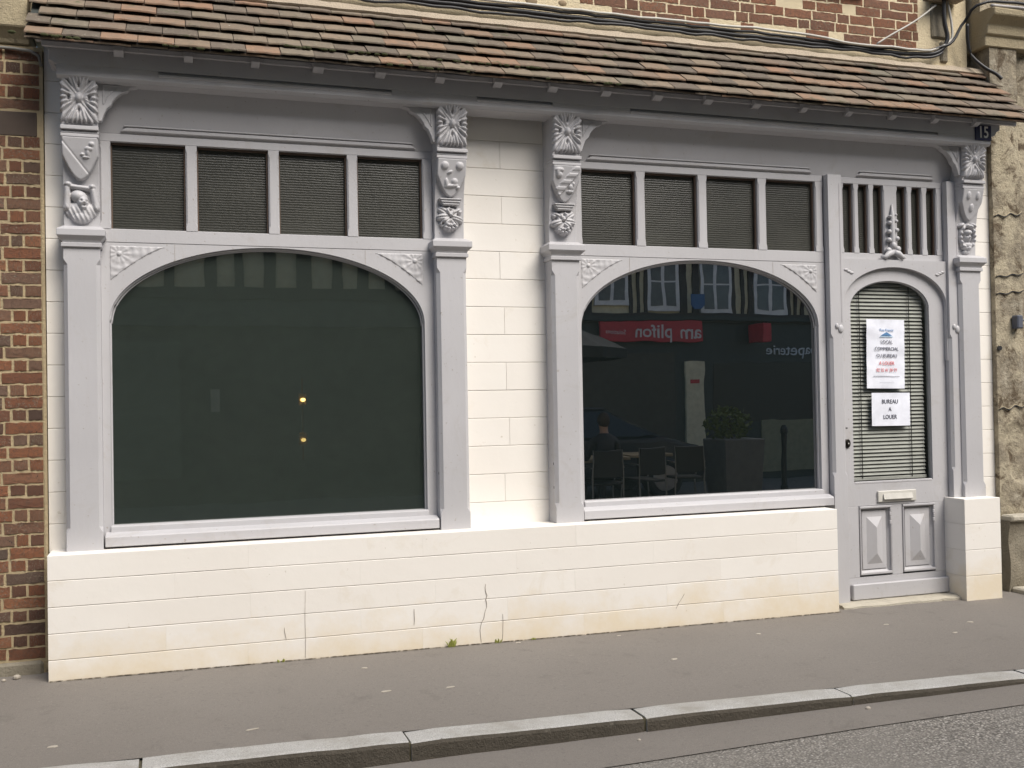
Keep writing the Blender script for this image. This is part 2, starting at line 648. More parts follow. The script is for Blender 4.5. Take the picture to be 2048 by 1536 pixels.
kerb = thing('kerb', 'row of grey granite kerb stones along the pavement edge', 'kerb')
kerb['kind'] = 'structure'
for k in range(-7, 11):
    x0 = -0.128 + 1.107 * k
    x1 = x0 + 1.107 - (0.014 if k % 2 else 0.010)
    dz = random.uniform(-0.003, 0.003)
    rings = []
    for i in range(9):
        x = x0 + (x1 - x0) * i / 8
        yb, zt = yk(x) + random.uniform(-0.002, 0.002), zf(x) - 0.019 + dz + random.uniform(-0.0015, 0.0015)
        yfr = yb - 0.15 + random.uniform(-0.003, 0.003)
        if i in (0, 8):
            zt -= 0.004
        rings.append([(x, yb, zt), (x, yfr + 0.022, zt), (x, yfr + 0.008, zt - 0.006), (x, yfr, zt - 0.02), (x, yfr - 0.006, zt - 0.20), (x, yb, zt - 0.20)])
    ks = MB().loft(rings).build('kerb_stone', GRAN, kerb, smooth=False)
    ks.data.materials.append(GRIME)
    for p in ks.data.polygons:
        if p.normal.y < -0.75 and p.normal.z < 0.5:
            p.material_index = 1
kj = MB()
for k in range(-7, 12):
    x0 = -0.128 + 1.107 * k
    kj.box(x0 - 0.02, x0 + 0.006, yk(x0) - 0.142, yk(x0) - 0.003, zf(x0) - 0.3, zf(x0) - 0.030)
kj.build('joint_filler', plain('mossy_joint', (0.085, 0.075, 0.045), 0.95), kerb)

# ------------------------------------------------------------------ the shop building
shop = thing('shop_building', 'cream and lilac grey shopfront with two arched windows, carved columns and tiled canopy', 'building')

# cream block walls -------------------------------------------------
def block_wall(name, x0, x1, yfr, ybk, zs, breaks, vg=0.0002):
    core = bx(name, WJOINT, shop, x0 + 0.003, x1 - 0.003, yfr + 0.005, ybk, zs[0] + 0.001, zs[-1] - 0.003)
    for r in range(len(zs) - 1):
        xsb = [x0] + breaks(r) + [x1]
        for i in range(len(xsb) - 1):
            a, b = xsb[i], xsb[i + 1]
            gx0 = 0.0 if i == 0 else vg
            gx1 = 0.0 if i == len(xsb) - 2 else vg
            dy = random.uniform(-0.0004, 0.0004)
            m = MB()
            rg = []
            n = max(2, int((b - a) / 0.12))
            z0, z1 = zs[r] + (0.0 if r == 0 else 0.0012), zs[r + 1] - (0.0 if r == len(zs) - 2 else 0.0012)
            for k in range(n + 1):
                x = a + gx0 + (b - gx1 - a - gx0) * k / n
                wz = 0.0012 * mnoise.noise(Vector((x * 3, r * 5.1, 0)))
                wz2 = 0.0012 * mnoise.noise(Vector((x * 3, (r + 1) * 5.1, 0)))
                if r == 0:
                    wz = 0
                if r == len(zs) - 2:
                    wz2 = 0
                yy = yfr + dy + (0.0 if k in (0, n) and 0 < i < len(xsb) - 1 else 0.0012) * mnoise.noise(Vector((x * 2.2, r * 1.7, 4)))
                rg.append([(x, yy + 0.0022, z0 + wz), (x, ybk, z0 + wz), (x, ybk, z1 + wz2), (x, yy + 0.0022, z1 + wz2), (x, yy, z1 + wz2 - 0.0025), (x, yy, z0 + wz + 0.0025)])
            m.loft(rg).build('block', WHITE, core)
    return core


def rb(lo, hi, step, off):
    def fn(r):
        out, x = [], lo + (step * 0.55 if r % 2 else step) + off
        while x < hi - 0.12:
            out.append(x + random.uniform(-0.06, 0.06))
            x += step
        return out
    return fn


block_wall('plinth_wall', -0.63, 4.30, 0.0, 0.27, [-0.12, 0.128, 0.268, 0.408, 0.549, 0.684], rb(-0.63, 4.3, 0.98, 0.1))
zc = [0.669] + [0.826 + 0.1763 * i for i in range(15)] + [3.47, 3.66]
block_wall('pier_wall', -0.645, -0.46, 0.25, 0.42, zc, lambda r: [])
block_wall('pier_wall', 1.62, 2.46, 0.252, 0.42, zc, lambda r: [2.03 + random.uniform(-.03, .03)] if r % 2 else [], 0.0011)
block_wall('pier_wall', 5.60, 5.882, 0.25, 0.42, zc, lambda r: [])
block_wall('dado_wall', 5.37, 5.685, 0.0, 0.26, [-0.12, 0.15, 0.335, 0.52, 0.70], lambda r: [])
# hairline cracks in the plinth
def crack(pts, wd, y=-0.0035):
    m = MB()
    rg = []
    for i, (x, z) in enumerate(pts):
        ww = 0.55 * wd * random.uniform(0.5, 1.2) * (0.4 if i in (0, len(pts) - 1) else 1)
        rg.append([(x - ww, y, z), (x + ww, y, z), (x + ww, y + 0.004, z), (x - ww, y + 0.004, z)])
    m.loft(rg).build('crack', CRACK, shop)


def wander(x0, z0, x1, z1, n, amp):
    return [(x0 + (x1 - x0) * i / n + (random.uniform(-amp, amp) if 0 < i < n else 0), z0 + (z1 - z0) * i / n) for i in range(n + 1)]


crack(wander(1.795, 0.36, 1.80, 0.22, 6, 0.005) + wander(1.79, 0.20, 1.755, 0.085, 5, 0.006) + [(1.762, 0.01)], 0.0028)
crack(wander(1.90, 0.17, 1.895, 0.01, 4, 0.004), 0.0012)
crack(wander(1.352, 0.245, 1.35, 0.15, 3, 0.003), 0.0025)
crack(wander(3.13, 0.20, 3.07, 0.11, 3, 0.004), 0.0018)
crack(wander(0.72, 0.40, 0.715, 0.02, 6, 0.003), 0.0008)
crack(wander(0.60, 0.20, 0.61, 0.13, 3, 0.003), 0.0015)

# columns -----------------------------------------------------------
CX = [-0.452, 1.650, 2.400, 5.580]
KY = [(2.40, 0.168), (2.60, 0.160), (2.72, 0.148), (2.80, 0.128), (2.88, 0.105), (2.945, 0.09), (3.02, 0.075), (3.30, 0.055), (3.5, 0.05)]


def yf(z):
    for (a, ya), (b, yb) in zip(KY, KY[1:]):
        if z <= b:
            return ya + (yb - ya) * max(0.0, (z - a) / (b - a))
    return KY[-1][1]


def ell(x, z, cx, cz, rx, rz, h, ang=0.0):
    dx, dz = x - cx, z - cz
    if ang:
        c, s = math.cos(ang), math.sin(ang)
        dx, dz = c * dx + s * dz, -s * dx + c * dz
    d = (dx / rx) ** 2 + (dz / rz) ** 2
    return h * math.sqrt(1 - d) if d < 1 else -1.0


def cap(x, z, ax, az, bx_, bz, r, h, r2=None):
    dx, dz = bx_ - ax, bz - az
    t = max(0, min(1, ((x - ax) * dx + (z - az) * dz) / (dx * dx + dz * dz)))
    d = math.hypot(x - ax - t * dx, z - az - t * dz)
    rr = r if r2 is None else r + (r2 - r) * t
    return h * math.sqrt(max(0, 1 - (d / rr) ** 2)) if d < rr else -1.0


def h_flower(x, z):
    px, pz = x / 0.096, (z - 3.157) / 0.137
    a = math.atan2(pz, px)
    r = max(abs(px), abs(pz))
    lim = 0.955 + 0.04 * math.cos(a * 26)
    if r > lim:
        return -1.0
    dg = abs(abs(px) - abs(pz))
    h = 0.010 + 0.020 * sm(0.0, 0.30, dg) * (0.55 + 0.45 * sm(0.1, 0.6, r))
    h += 0.0075 * math.cos(a * 26) * sm(0.25, 0.6, r)
    if dg < 0.10:
        h += 0.012 * (1 - dg / 0.10)
    h -= 0.012 * sm(0.82, 1.0, r)
    rc = math.hypot(px, pz)
    if rc < 0.2:
        h = max(h, 0.012 + 0.028 * math.sqrt(1 - (rc / 0.2) ** 2))
    for hx, hz in ((0.55, 0), (-0.55, 0), (0, 0.5), (0, -0.5)):
        h -= 0.035 * math.exp(-((px - hx) ** 2 / 0.006 + (pz - hz) ** 2 / 0.012))
    return max(h, 0.001)


def shield_edge(z, hw=0.093, zt=2.945, zb=2.722):
    t = (z - zb) / (zt - zb)
    if t < 0 or t > 1:
        return -1
    return hw * min(1.0, math.sqrt(max(0, t) * 1.75) * (1 - 0.12 * max(0, 0.6 - t)))


def h_shield(kind):
    def fn(x, z):
        e = shield_edge(z)
        d = e - abs(x)
        if d < 0:
            return -1.0
        h = 0.030 - 0.010 * sm(0.006, 0.0, d)
        if kind == 0:
            s = (x + (z - 2.83) * 0.78)
            h += 0.006 * sm(-0.006, 0.0, -(s + 0.02))
            h -= 0.007 * math.exp(-((s + 0.017) / 0.004) ** 2)
            for cx, cz, rx, rz in ((0.045, 2.885, .02, .012), (0.04, 2.862, .010, .022), (0.06, 2.91, .014, .012), (0.012, 2.855, .012, .006), (0.03, 2.84, .02, .006)):
                h = max(h, 0.030 + ell(x, z, cx, cz, rx, rz, 0.011))
        elif kind == 1:
            for cx in (-0.045, 0.048):
                h = max(h, 0.030 + ell(x, z, cx, 2.902, 0.024, 0.024, 0.014))
            for q in ((-.012, 2.865, .018, .008, .5), (-.03, 2.80, .012, .03, .1), (0.0, 2.785, .045, .012, .1), (0.02, 2.81, .02, .02, 0), (0.045, 2.775, .015, .01, .3)):
                h = max(h, 0.030 + ell(x, z, q[0], q[1], q[2], q[3], 0.012, q[4]))
        elif kind == 2:
            s = (x - (z - 2.84) * 0.85)
            if abs(s) < 0.032:
                h += 0.006
                if (z * 24) % 1 < 0.5:
                    h += 0.004
            for q in ((-.05, 2.915, .03, .014), (-.05, 2.885, .022, .02), (-.06, 2.90, .014, .026), (0.035, 2.81, .018, .02), (0.03, 2.785, .024, .012), (0.05, 2.83, .009, .014)):
                h = max(h, 0.030 + ell(x, z, *q, 0.014))
        else:
            for cx in (-0.04, 0.042):
                h = max(h, 0.030 + ell(x, z, cx, 2.895, 0.018, 0.03, 0.010))
            h = max(h, 0.030 + ell(x, z, 0.0, 2.81, 0.02, 0.03, 0.010))
        return h
    return fn


def h_man(x, z):
    hs = [ell(x, z, 0.0, 2.555, 0.085, 0.055, 0.034),            # shoulders
          ell(x, z, 0.0, 2.525, 0.06, 0.040, 0.036),             # chest
          cap(x, z, -0.075, 2.575, -0.072, 2.68, 0.023, 0.034, 0.018),
          cap(x, z, 0.078, 2.575, 0.060, 2.67, 0.023, 0.034, 0.018),
          ell(x, z, -0.066, 2.698, 0.022, 0.017, 0.040),
          ell(x, z, 0.056, 2.688, 0.020, 0.017, 0.040),
          cap(x, z, -0.05, 2.688, 0.05, 2.678, 0.015, 0.030),    # bar under the shield
          ell(x, z, -0.012, 2.632, 0.047, 0.037, 0.046, -0.3),   # hat
          ell(x, z, 0.008, 2.602, 0.031, 0.038, 0.058, -0.15),   # face
          ell(x, z, 0.020, 2.600, 0.008, 0.012, 0.068),          # nose
          ell(x, z, 0.012, 2.575, 0.022, 0.020, 0.052)]          # beard
    h = max(hs)
    for ex, ez in ((0.002, 2.608), (0.029, 2.606), (0.016, 2.584)):
        h -= 0.014 * math.exp(-(((x - ex) / 0.007) ** 2 + ((z - ez) / 0.005) ** 2))
    if h > 0:
        h += 0.003 * math.sin(x * 260 + z * 120) * sm(2.60, 2.55, z)
    return h


def h_leaf(flip):
    def fn(x, z):
        x *= flip
        hs = []
        # moulded collar
        if 2.668 < z < 2.715 and abs(x) < 0.075 - 0.6 * (2.715 - z):
            hs.append(0.030 + 0.012 * math.sin((z - 2.668) / 0.047 * math.pi * 3) ** 2)
        for i, (an, ln, wd) in enumerate(((2.55, 0.085, 0.028), (3.25, 0.082, 0.026), (3.9, 0.08, 0.026), (4.6, 0.085, 0.03), (5.3, 0.075, 0.026), (5.95, 0.08, 0.024), (0.55, 0.078, 0.026), (1.3, 0.05, 0.022), (1.95, 0.055, 0.024))):
            dx, dz = math.cos(an), math.sin(an) * 0.92
            cx, cz = 0.004 + dx * ln * 0.52, 2.605 + dz * ln * 0.62
            a = math.atan2(dz, dx)
            e = ell(x, z, cx, cz, ln * 0.58, wd, 0.034 + 0.008 * (i % 3), a)
            if e > 0:
                s = -(x - cx) * math.sin(a) + (z - cz) * math.cos(a)
                e -= 0.010 * math.exp(-(s / 0.004) ** 2)
                hs.append(e)
        for gx, gz in ((-0.03, 2.535), (-0.008, 2.528), (0.015, 2.53), (0.035, 2.54), (0.002, 2.548), (0.024, 2.552), (-0.02, 2.553)):
            hs.append(ell(x, z, gx, gz, 0.014, 0.014, 0.056))
        hs.append(ell(x, z, 0.004, 2.612, 0.014, 0.014, 0.052))
        h = max(hs) if hs else -1
        for hx, hz in ((0.05, 2.62), (-0.045, 2.56), (0.0, 2.64)):
            h -= 0.03 * math.exp(-(((x - hx) / 0.008) ** 2 + ((z - hz) / 0.010) ** 2))
        return h
    return fn


def h_wreath(x, z):
    rr = math.hypot(x / 0.075, (z - 2.605) / 0.10)
    h = -1.0
    if 0.66 < rr < 1.0:
        h = 0.036 * math.sqrt(max(0, 1 - ((rr - 0.83) / 0.17) ** 2)) + 0.006 * math.sin(math.atan2(z - 2.605, x) * 12)
    hs = [h, ell(x, z, 0, 2.605, 0.034, 0.052, 0.046), ell(x, z, 0, 2.635, 0.036, 0.026, 0.052), ell(x, z, 0, 2.60, 0.008, 0.014, 0.058),
          ell(x, z, 0, 2.545, 0.05, 0.028, 0.036), ell(x, z, -0.055, 2.69, 0.03, 0.016, 0.036, 0.5), ell(x, z, 0.055, 2.69, 0.03, 0.016, 0.036, -0.5),
          ell(x, z, 0, 2.495, 0.035, 0.022, 0.022)]
    h = max(hs)
    for ex in (-0.014, 0.014):
        h -= 0.016 * math.exp(-(((x - ex) / 0.008) ** 2 + ((z - 2.612) / 0.006) ** 2))
    return h


FIG = [('carved_man', h_man), ('carved_leaf', h_leaf(1)), ('carved_leaf', h_leaf(-1)), ('carved_head', h_wreath)]
for ci, cx in enumerate(CX):
    hw = 0.094
    rings = []
    for z, c in ((0.676, 0.0015), (0.782, 0.0015), (0.812, 0.021), (2.255, 0.021), (2.285, 0.0015), (2.36, 0.0015)):
        rings.append([(cx - hw, 0.27, z), (cx - hw, 0.12 + c, z), (cx - hw + c, 0.12, z), (cx + hw - c, 0.12, z), (cx + hw, 0.12 + c, z), (cx + hw, 0.27, z)])
    col = MB().loft(rings).build('column', TIM, shop)
    rings = []
    for z, h, y in ((2.350, 0.096, 0.118), (2.352, 0.104, 0.106), (2.372, 0.104, 0.106), (2.376, 0.097, 0.113), (2.388, 0.101, 0.108), (2.408, 0.122, 0.088), (2.412, 0.124, 0.084), (2.446, 0.124, 0.084), (2.470, 0.097, 0.140)):
        rings.append([(cx - h, 0.27, z), (cx - h, y, z), (cx + h, y, z), (cx + h, 0.27, z)])
    MB().loft(rings).build('capital', TIM, col, bevel=0.0015)
    poly = [(0.27, 2.46), (yf(2.46), 2.46)] + [(yf(z), z) for z in (2.6, 2.7, 2.76, 2.82, 2.88, 2.945, 3.02, 3.15, 3.27)] + [(0.27, 3.27)]
    MB().prismx(poly, cx - 0.093, cx + 0.093).build('corbel', TIM, col, bevel=0.002)
    b = MB()
    for z0, z1, pr in ((2.984, 3.006, 0.030), (2.966, 2.981, 0.018), (2.946, 2.964, 0.027)):
        b.box(cx - 0.097, cx + 0.097, yf(z0) - pr, 0.2, z0, z1)
    b.build('band', TIM, col, bevel=0.003)
    relief('carved_flower', TIM, col, cx, 0.099, 3.015, 3.30, yf, h_flower, 56, 64)
    relief('carved_shield', TIM, col, cx, 0.0945, 2.715, 2.947, yf, h_shield(ci), 48, 56)
    nm, fn = FIG[ci]
    relief(nm, TIM, col, cx, 0.0935, 2.475, 2.728, yf, fn, 56, 64)
    # worn nail holes in the shaft
    if ci in (1, 2):
        hm = MB()
        for zz in ((1.02,) if ci == 1 else (1.05, 0.90)):
            hm.box(cx - hw - 0.0008, cx - hw + 0.002, 0.150, 0.160, zz, zz + 0.016)
        hm.build('nail_hole', BLACK, col)

# scalloped side brackets ------------------------------------------
def bracket(x, s):
    pts = [(0, 3.262), (0.225, 3.262), (0.20, 3.245), (0.165, 3.238), (0.158, 3.222), (0.125, 3.210), (0.10, 3.188), (0.078, 3.160), (0.07, 3.138), (0.048, 3.118), (0.030, 3.078), (0.020, 3.045), (0.0, 3.045)]
    p = [(x + s * a, z) for a, z in pts]
    b = MB().prism(p, 0.085, 0.135).build('bracket', TIM, shop, bevel=0.003)
    ov = [(0.03, 3.245), (0.11, 3.243), (0.075, 3.215), (0.05, 3.18), (0.03, 3.14)]
    q = [(x + s * a, z) for a, z in ov]
    m = MB()
    m.tube([(a, 0.084, z) for a, z in q + q[:1]], 0.0045, 6)
    m.build('carved_edge', TIM, b)


bracket(CX[0] + 0.093, 1)
bracket(CX[1] - 0.093, -1)
bracket(CX[2] + 0.093, 1)
bracket(CX[3] - 0.093, -1)

# beam with stopped grooves ----------------------------------------
endl = [(-0.60, 3.44), (-0.60, 3.345), (-0.578, 3.335), (-0.568, 3.315), (-0.548, 3.30), (-0.545, 3.25)]
endr = [(5.685, 3.25), (5.69, 3.285), (5.705, 3.30), (5.72, 3.325), (5.745, 3.335), (5.755, 3.36), (5.785, 3.372), (5.79, 3.44)]
beam = MB().prism(endl + endr, 0.036, 0.20).build('beam', TIM, shop)
GR = [(-0.04, 1.272), (1.80, 2.293), (2.824, 5.234)]
fb = MB()
fb.prism([(-0.60, 3.438), (-0.60, 3.345), (-0.578, 3.335), (-0.573, 3.325), (5.72, 3.325), (5.745, 3.335), (5.755, 3.36), (5.785, 3.372), (5.79, 3.438)], 0.018, 0.0355)
fb.build('beam_board', TIM, beam, bevel=0.002)
MB().prismx([(0.0185, 3.3082), (0.0185, 3.268), (0.034, 3.252), (0.0355, 3.252), (0.0355, 3.3082)], -0.56, 5.70).build('beam_board', TIM, beam)
xs = [-0.56] + [q for g_ in GR for q in g_] + [5.70]
for i in range(0, len(xs), 2):
    MB().prism([(xs[i], 3.3085), (xs[i + 1], 3.3085), (xs[i + 1], 3.3245), (xs[i], 3.3245)], 0.0185, 0.0355).build('beam_board', TIM, beam)
for a, b_ in GR:
    MB().prismx([(0.0184, 3.308), (0.012, 3.305), (0.0135, 3.294), (0.0184, 3.290)], a + 0.001, b_ - 0.001).build('beam_lip', TIM, beam)

# boards under the beam, with stopped mouldings --------------------
for (xa, xb, ma, mb) in ((-0.36, 1.565, -0.215, 1.42), (2.49, 5.49, 2.62, 4.26)):
    pb = MB().prismx([(0.125, 3.28), (0.150, 3.20), (0.180, 3.10), (0.195, 3.045), (0.205, 3.012), (0.26, 3.012), (0.26, 3.28)], xa, xb).build('board', TIM, shop)
    spans = [(ma, mb)] if xa < 1 else [(ma, mb), (4.70, 5.30)]
    for (a, b_) in spans:
        m = MB()
        m.prism([(a, 3.045), (b_, 3.045), (b_ + 0.035, 3.022), (a - 0.035, 3.022)], 0.186, 0.206)
        m.build('moulding', TIM, pb, bevel=0.004)
        m = MB()
        m.prism([(a - 0.01, 3.056), (b_ + 0.01, 3.056), (b_ + 0.018, 3.049), (a - 0.018, 3.049)], 0.181, 0.21)
        m.build('moulding', TIM, pb, bevel=0.002)

# transom lights ----------------------------------------------------
def chamf_open(m, x0, x1, z0, z1, yfr, ybk, c=0.012, st=0.03):
    pass


def transom(xa, xb, panes, zlo, zhi, rail_lo, top, name='transom_window'):
    t = MB().box(xa, xb, 0.202, 0.262, rail_lo, zlo).build(name, TIM, shop, bevel=0.003)
    bx('top_rail', TIM, t, xa, xb, 0.2025, 0.262, zhi, top, 0.003)
    edges = [xa] + [q for p in panes for q in p] + [xb]
    for i in range(0, len(edges), 2):
        a, b_ = edges[i], edges[i + 1]
        c = 0.009
        rg = []
        for z, cc in ((zlo, 0.001), (zlo + 0.02, 0.001), (zlo + 0.045, c), (zhi - 0.045, c), (zhi - 0.02, 0.001), (zhi, 0.001)):
            rg.append([(a, 0.262, z), (a, 0.2 + cc, z), (a + cc, 0.2, z), (b_ - cc, 0.2, z), (b_, 0.2 + cc, z), (b_, 0.262, z)])
        MB().loft(rg).build('mullion', TIM, t)
    for (a, b_) in panes:
        ta, tb = random.uniform(-.005, .005), random.uniform(-.005, .005)
        pm_ = MB().box(a - 0.004, b_ + 0.004, 0.248, 0.252, zlo - 0.004, zhi + 0.004)
        pm_.v = [(x_, y_ + ta * (1 if x_ > (a + b_) / 2 else -1) * 0.4 + tb * (1 if z_ > 2.7 else -1) * 0.4, z_) for x_, y_, z_ in pm_.v]
        p = pm_.build('pane', GLASS3, t)
        m = MB()
        m.box(a, a + 0.008, 0.232, 0.245, zlo, zhi).box(b_ - 0.009, b_, 0.226, 0.245, zlo, zhi).box(a + 0.008, b_ - 0.009, 0.230, 0.245, zhi - 0.011, zhi)
        m.build('putty_line', PUTTY, p)
    return t


transom(-0.36, 1.56, [(-0.303, 0.100), (0.163, 0.565), (0.627, 1.029), (1.092, 1.494)], 2.472, 2.965, 2.395, 3.011)
transom(2.49, 4.385, [(2.553, 2.940), (3.006, 3.398), (3.467, 3.860), (3.928, 4.322)], 2.472, 2.965, 2.395, 3.011)

# big arched windows ------------------------------------------------
def arch_window(x0, x1, xa, xb, glass):
    a, xc = (x1 - x0) / 2, (x0 + x1) / 2
    zs_, bb, zb, zt = 1.952, 0.436, 0.805, 2.394
    def az(x):
        u = max(-1.0, min(1.0, (x - xc) / a))
        return zs_ + bb * math.sqrt(1 - u * u)
    N = 64
    xx = [xc - a * math.cos(math.pi * i / N) for i in range(N + 1)]
    m = MB()
    for i in range(N):
        b = len(m.v)
        p, q = xx[i], xx[i + 1]
        m.v += [(p, 0.202, az(p)), (q, 0.202, az(q)), (q, 0.202, zt), (p, 0.202, zt), (p, 0.262, az(p)), (q, 0.262, az(q))]
        m.f += [(b, b + 1, b + 2, b + 3), (b, b + 4, b + 5, b + 1)]
    win = m.build('shop_window', TIM, shop)
    for l, r_ in ((xa, x0), (x1, xb)):
        bx('stile', TIM, win, l, r_, 0.2022, 0.262, 0.70, zt, 0.0)
    pts = [(x0, zb)] + [(x, az(x)) for x in xx] + [(x1, zb)]
    me = MB()
    me.v = [(x, 0.247, z) for x, z in pts]
    me.f = [tuple(range(len(pts)))]
    me.v += [(x, 0.252, z) for x, z in pts]
    n = len(pts)
    me.f.append(tuple(range(2 * n - 1, n - 1, -1)))
    pn = me.build('pane', glass, win)
    MB().tube([(x, 0.228, z - 0.004) for x, z in [(q, az(q)) for q in xx]], 0.0085, 8).build('glazing_bead', TIM, win, smooth=True)
    MB().tube([(x, 0.241, z - 0.013) for x, z in [(xc + (q - xc) * 0.988, az(q)) for q in xx]], 0.0055, 6).build('glazing_bead', TIM, win, smooth=True)
    for q0, q1 in ((x0, x0 + 0.010), (x1 - 0.010, x1)):
        MB().box(q0, q1, 0.225, 0.246, zb, zs_).build('glazing_bead', TIM, win, bevel=0.002)
    # bottom rail and sill
    MB().prismx([(0.205, 0.806), (0.188, 0.800), (0.184, 0.766), (0.262, 0.766), (0.262, 0.806)], x0 - 0.004, x1 + 0.004).build('bottom_rail', TIM, win, bevel=0.002)
    MB().prismx([(0.182, 0.770), (0.135, 0.756), (0.128, 0.750), (0.128, 0.696), (0.150, 0.694), (0.262, 0.694), (0.262, 0.770)], xa + 0.01, xb - 0.012).build('sill', TIM, win, bevel=0.003)
    # header joints and carved spandrels
    for jx in (xc - a * 0.61, xc + a * 0.60):
        bx('board_joint', CRACK, win, jx - 0.0009, jx + 0.0009, 0.2008, 0.2028, az(jx) + 0.002, zt - 0.002)
    for s in (-1, 1):
        ox = xc + s * (a + 0.004)                  # outer corner
        def hs(x, z, s=s, ox=ox):
            X = (x + (ox - s * 0.16))
            u = (ox - X) * s                        # distance in from the corner
            if u < 0.012 or z > zt - 0.018:
                return -1.0
            lim = zt - 0.018 - 0.205 * max(0.0, 1 - u / 0.315) ** 1.35
            if z < lim:
                return -1.0
            cu, cz = 0.060, zt - 0.062
            an = math.atan2(z - cz, u - cu)
            rr = math.hypot(u - cu, z - cz)
            h = 0.002 + 0.0028 * (0.5 + 0.5 * math.cos(an * 11)) * sm(0.008, 0.03, rr)
            h += 0.0014 * math.cos(rr * 150) * sm(0.03, 0.06, rr)
            if rr < 0.013:
                h = 0.005 + 0.006 * math.sqrt(1 - (rr / 0.013) ** 2)
            return max(h, 0.002)
        relief('carved_spandrel', TIM, win, ox - s * 0.16, 0.16, zt - 0.23, zt - 0.016, lambda z: 0.2016, hs, 70, 46)
    return win


arch_window(-0.318, 1.494, -0.36, 1.56, GLASS1)
arch_window(2.534, 4.328, 2.49, 4.385, GLASS2)

# door posts, header and light bars over the door ------------------
def post(x0, x1, yfr, z0, z1, g0, g1):
    c = 0.018
    rg = []
    for z, cc in ((z0, 0.001), (g0 - 0.03, 0.001), (g0, c), (g1, c), (g1 + 0.03, 0.001), (z1, 0.001)):
        rg.append([(x0, 0.27, z), (x0, yfr + cc, z), (x0 + cc, yfr, z), (x1 - cc, yfr, z), (x1, yfr + cc, z), (x1, 0.27, z)])
    return MB().loft(rg).build('door_post', TIM, shop)


pl = post(4.392, 4.502, 0.150, -0.03, 3.011, 0.92, 1.86)
pr = post(5.412, 5.505, 0.150, -0.01, 3.011, 0.92, 1.86)
for p_, xc_ in ((pl, 4.452), (pr, 5.46)):
    m = MB()
    m.box(xc_ + 0.028, xc_ + 0.036, 0.1485, 0.152, 1.97, 2.95)
    m.build('groove_shade_strip', plain('groove_shade_paint', (0.40, 0.385, 0.40), 0.7), p_)  # groove's shade painted as a darker flat strip on the post face
    m = MB()
    m.ball((xc_ + 0.02, 0.149, 1.925), 0.024, 0.012, 0.03)
    m.ball((xc_ - 0.012, 0.148, 1.945), 0.014, 0.010, 0.02)
    m.build('carved_stop', TIM, p_, smooth=True)

# transom with narrow bars over the door
SB = [(4.555, 4.640), (4.683, 4.768), (4.812, 4.895), (5.015, 5.098), (5.143, 5.228), (5.276, 5.358)]
dt = transom(4.5025, 5.4115, SB, 2.472, 2.965, 2.425, 3.011, 'door_transom')
# finial carving
fm = MB()
fx, fy = 4.955, 0.196
fm.tube([(fx - 0.004, fy, 2.46), (fx, fy - 0.012, 2.56), (fx - 0.004, fy - 0.016, 2.66), (fx + 0.002, fy - 0.012, 2.75), (fx + 0.006, fy - 0.004, 2.83)], [0.026, 0.020, 0.017, 0.016, 0.004], 8)
for k, (zz, rr) in enumerate(((2.50, 0.03), (2.575, 0.024), (2.635, 0.022), (2.70, 0.018), (2.745, 0.014))):
    for s in (-1, 1):
        fm.ball((fx + s * (rr + 0.010), fy - 0.016, zz + 0.006 * s), rr * 0.8, 0.020, rr * 0.75, 8, 6)
fm.ball((fx, fy - 0.024, 2.53), 0.022, 0.016, 0.025, 8, 6)
for s in (-1, 1):
    fm.tube([(fx, fy - 0.01, 2.485), (fx + s * 0.04, fy - 0.022, 2.47), (fx + s * 0.075, fy - 0.024, 2.442), (fx + s * 0.105, fy - 0.012, 2.446)], [0.022, 0.024, 0.018, 0.008], 8)
fm.build('carved_finial', TIM, dt, smooth=True)


def arch_fn(x0, x1, zs_, bb):
    a, xc = (x1 - x0) / 2, (x0 + x1) / 2
    return lambda x: zs_ + bb * math.sqrt(max(0, 1 - ((x - xc) / a) ** 2))


def arch_panel(name, mat, parent, xo0, xo1, x0, x1, zs_, bb, ztop, zbot, yfr, ybk):
    """board with an arched opening; sides run from zbot up"""
    fn = arch_fn(x0, x1, zs_, bb)
    N = 40
    xx = [(x0 + x1) / 2 - (x1 - x0) / 2 * math.cos(math.pi * i / N) for i in range(N + 1)]
    m = MB()
    for i in range(N):
        b = len(m.v)
        p, q = xx[i], xx[i + 1]
        tp, tq = (ztop(p), ztop(q)) if callable(ztop) else (ztop, ztop)
        m.v += [(p, yfr, fn(p)), (q, yfr, fn(q)), (q, yfr, tq), (p, yfr, tp), (p, ybk, fn(p)), (q, ybk, fn(q)), (q, ybk, tq), (p, ybk, tp)]
        m.f += [(b, b + 1, b + 2, b + 3), (b, b + 4, b + 5, b + 1), (b + 3, b + 2, b + 6, b + 7)]
    for l, r_ in ((xo0, x0), (x1, xo1)):
        tl = ztop if not callable(ztop) else zs_
        m.box(l, r_, yfr, ybk, zbot, tl)
    return m.build(name, mat, parent)


arch_panel('door_header', TIM, shop, 4.5025, 5.4115, 4.520, 5.405, 2.105, 0.268, 2.424, 1.70, 0.172, 0.235)
# small carved corner leaves
hd = bpy.data.objects['door_header']
for s, x in ((1, 4.545), (-1, 5.375)):
    m = MB()
    for k in range(3):
        m.ball((x + s * 0.022 * k, 0.1705, 2.345 - 0.010 * k), 0.02, 0.006, 0.009, 8, 6)
    m.build('carved_leaf', TIM, hd, smooth=True)

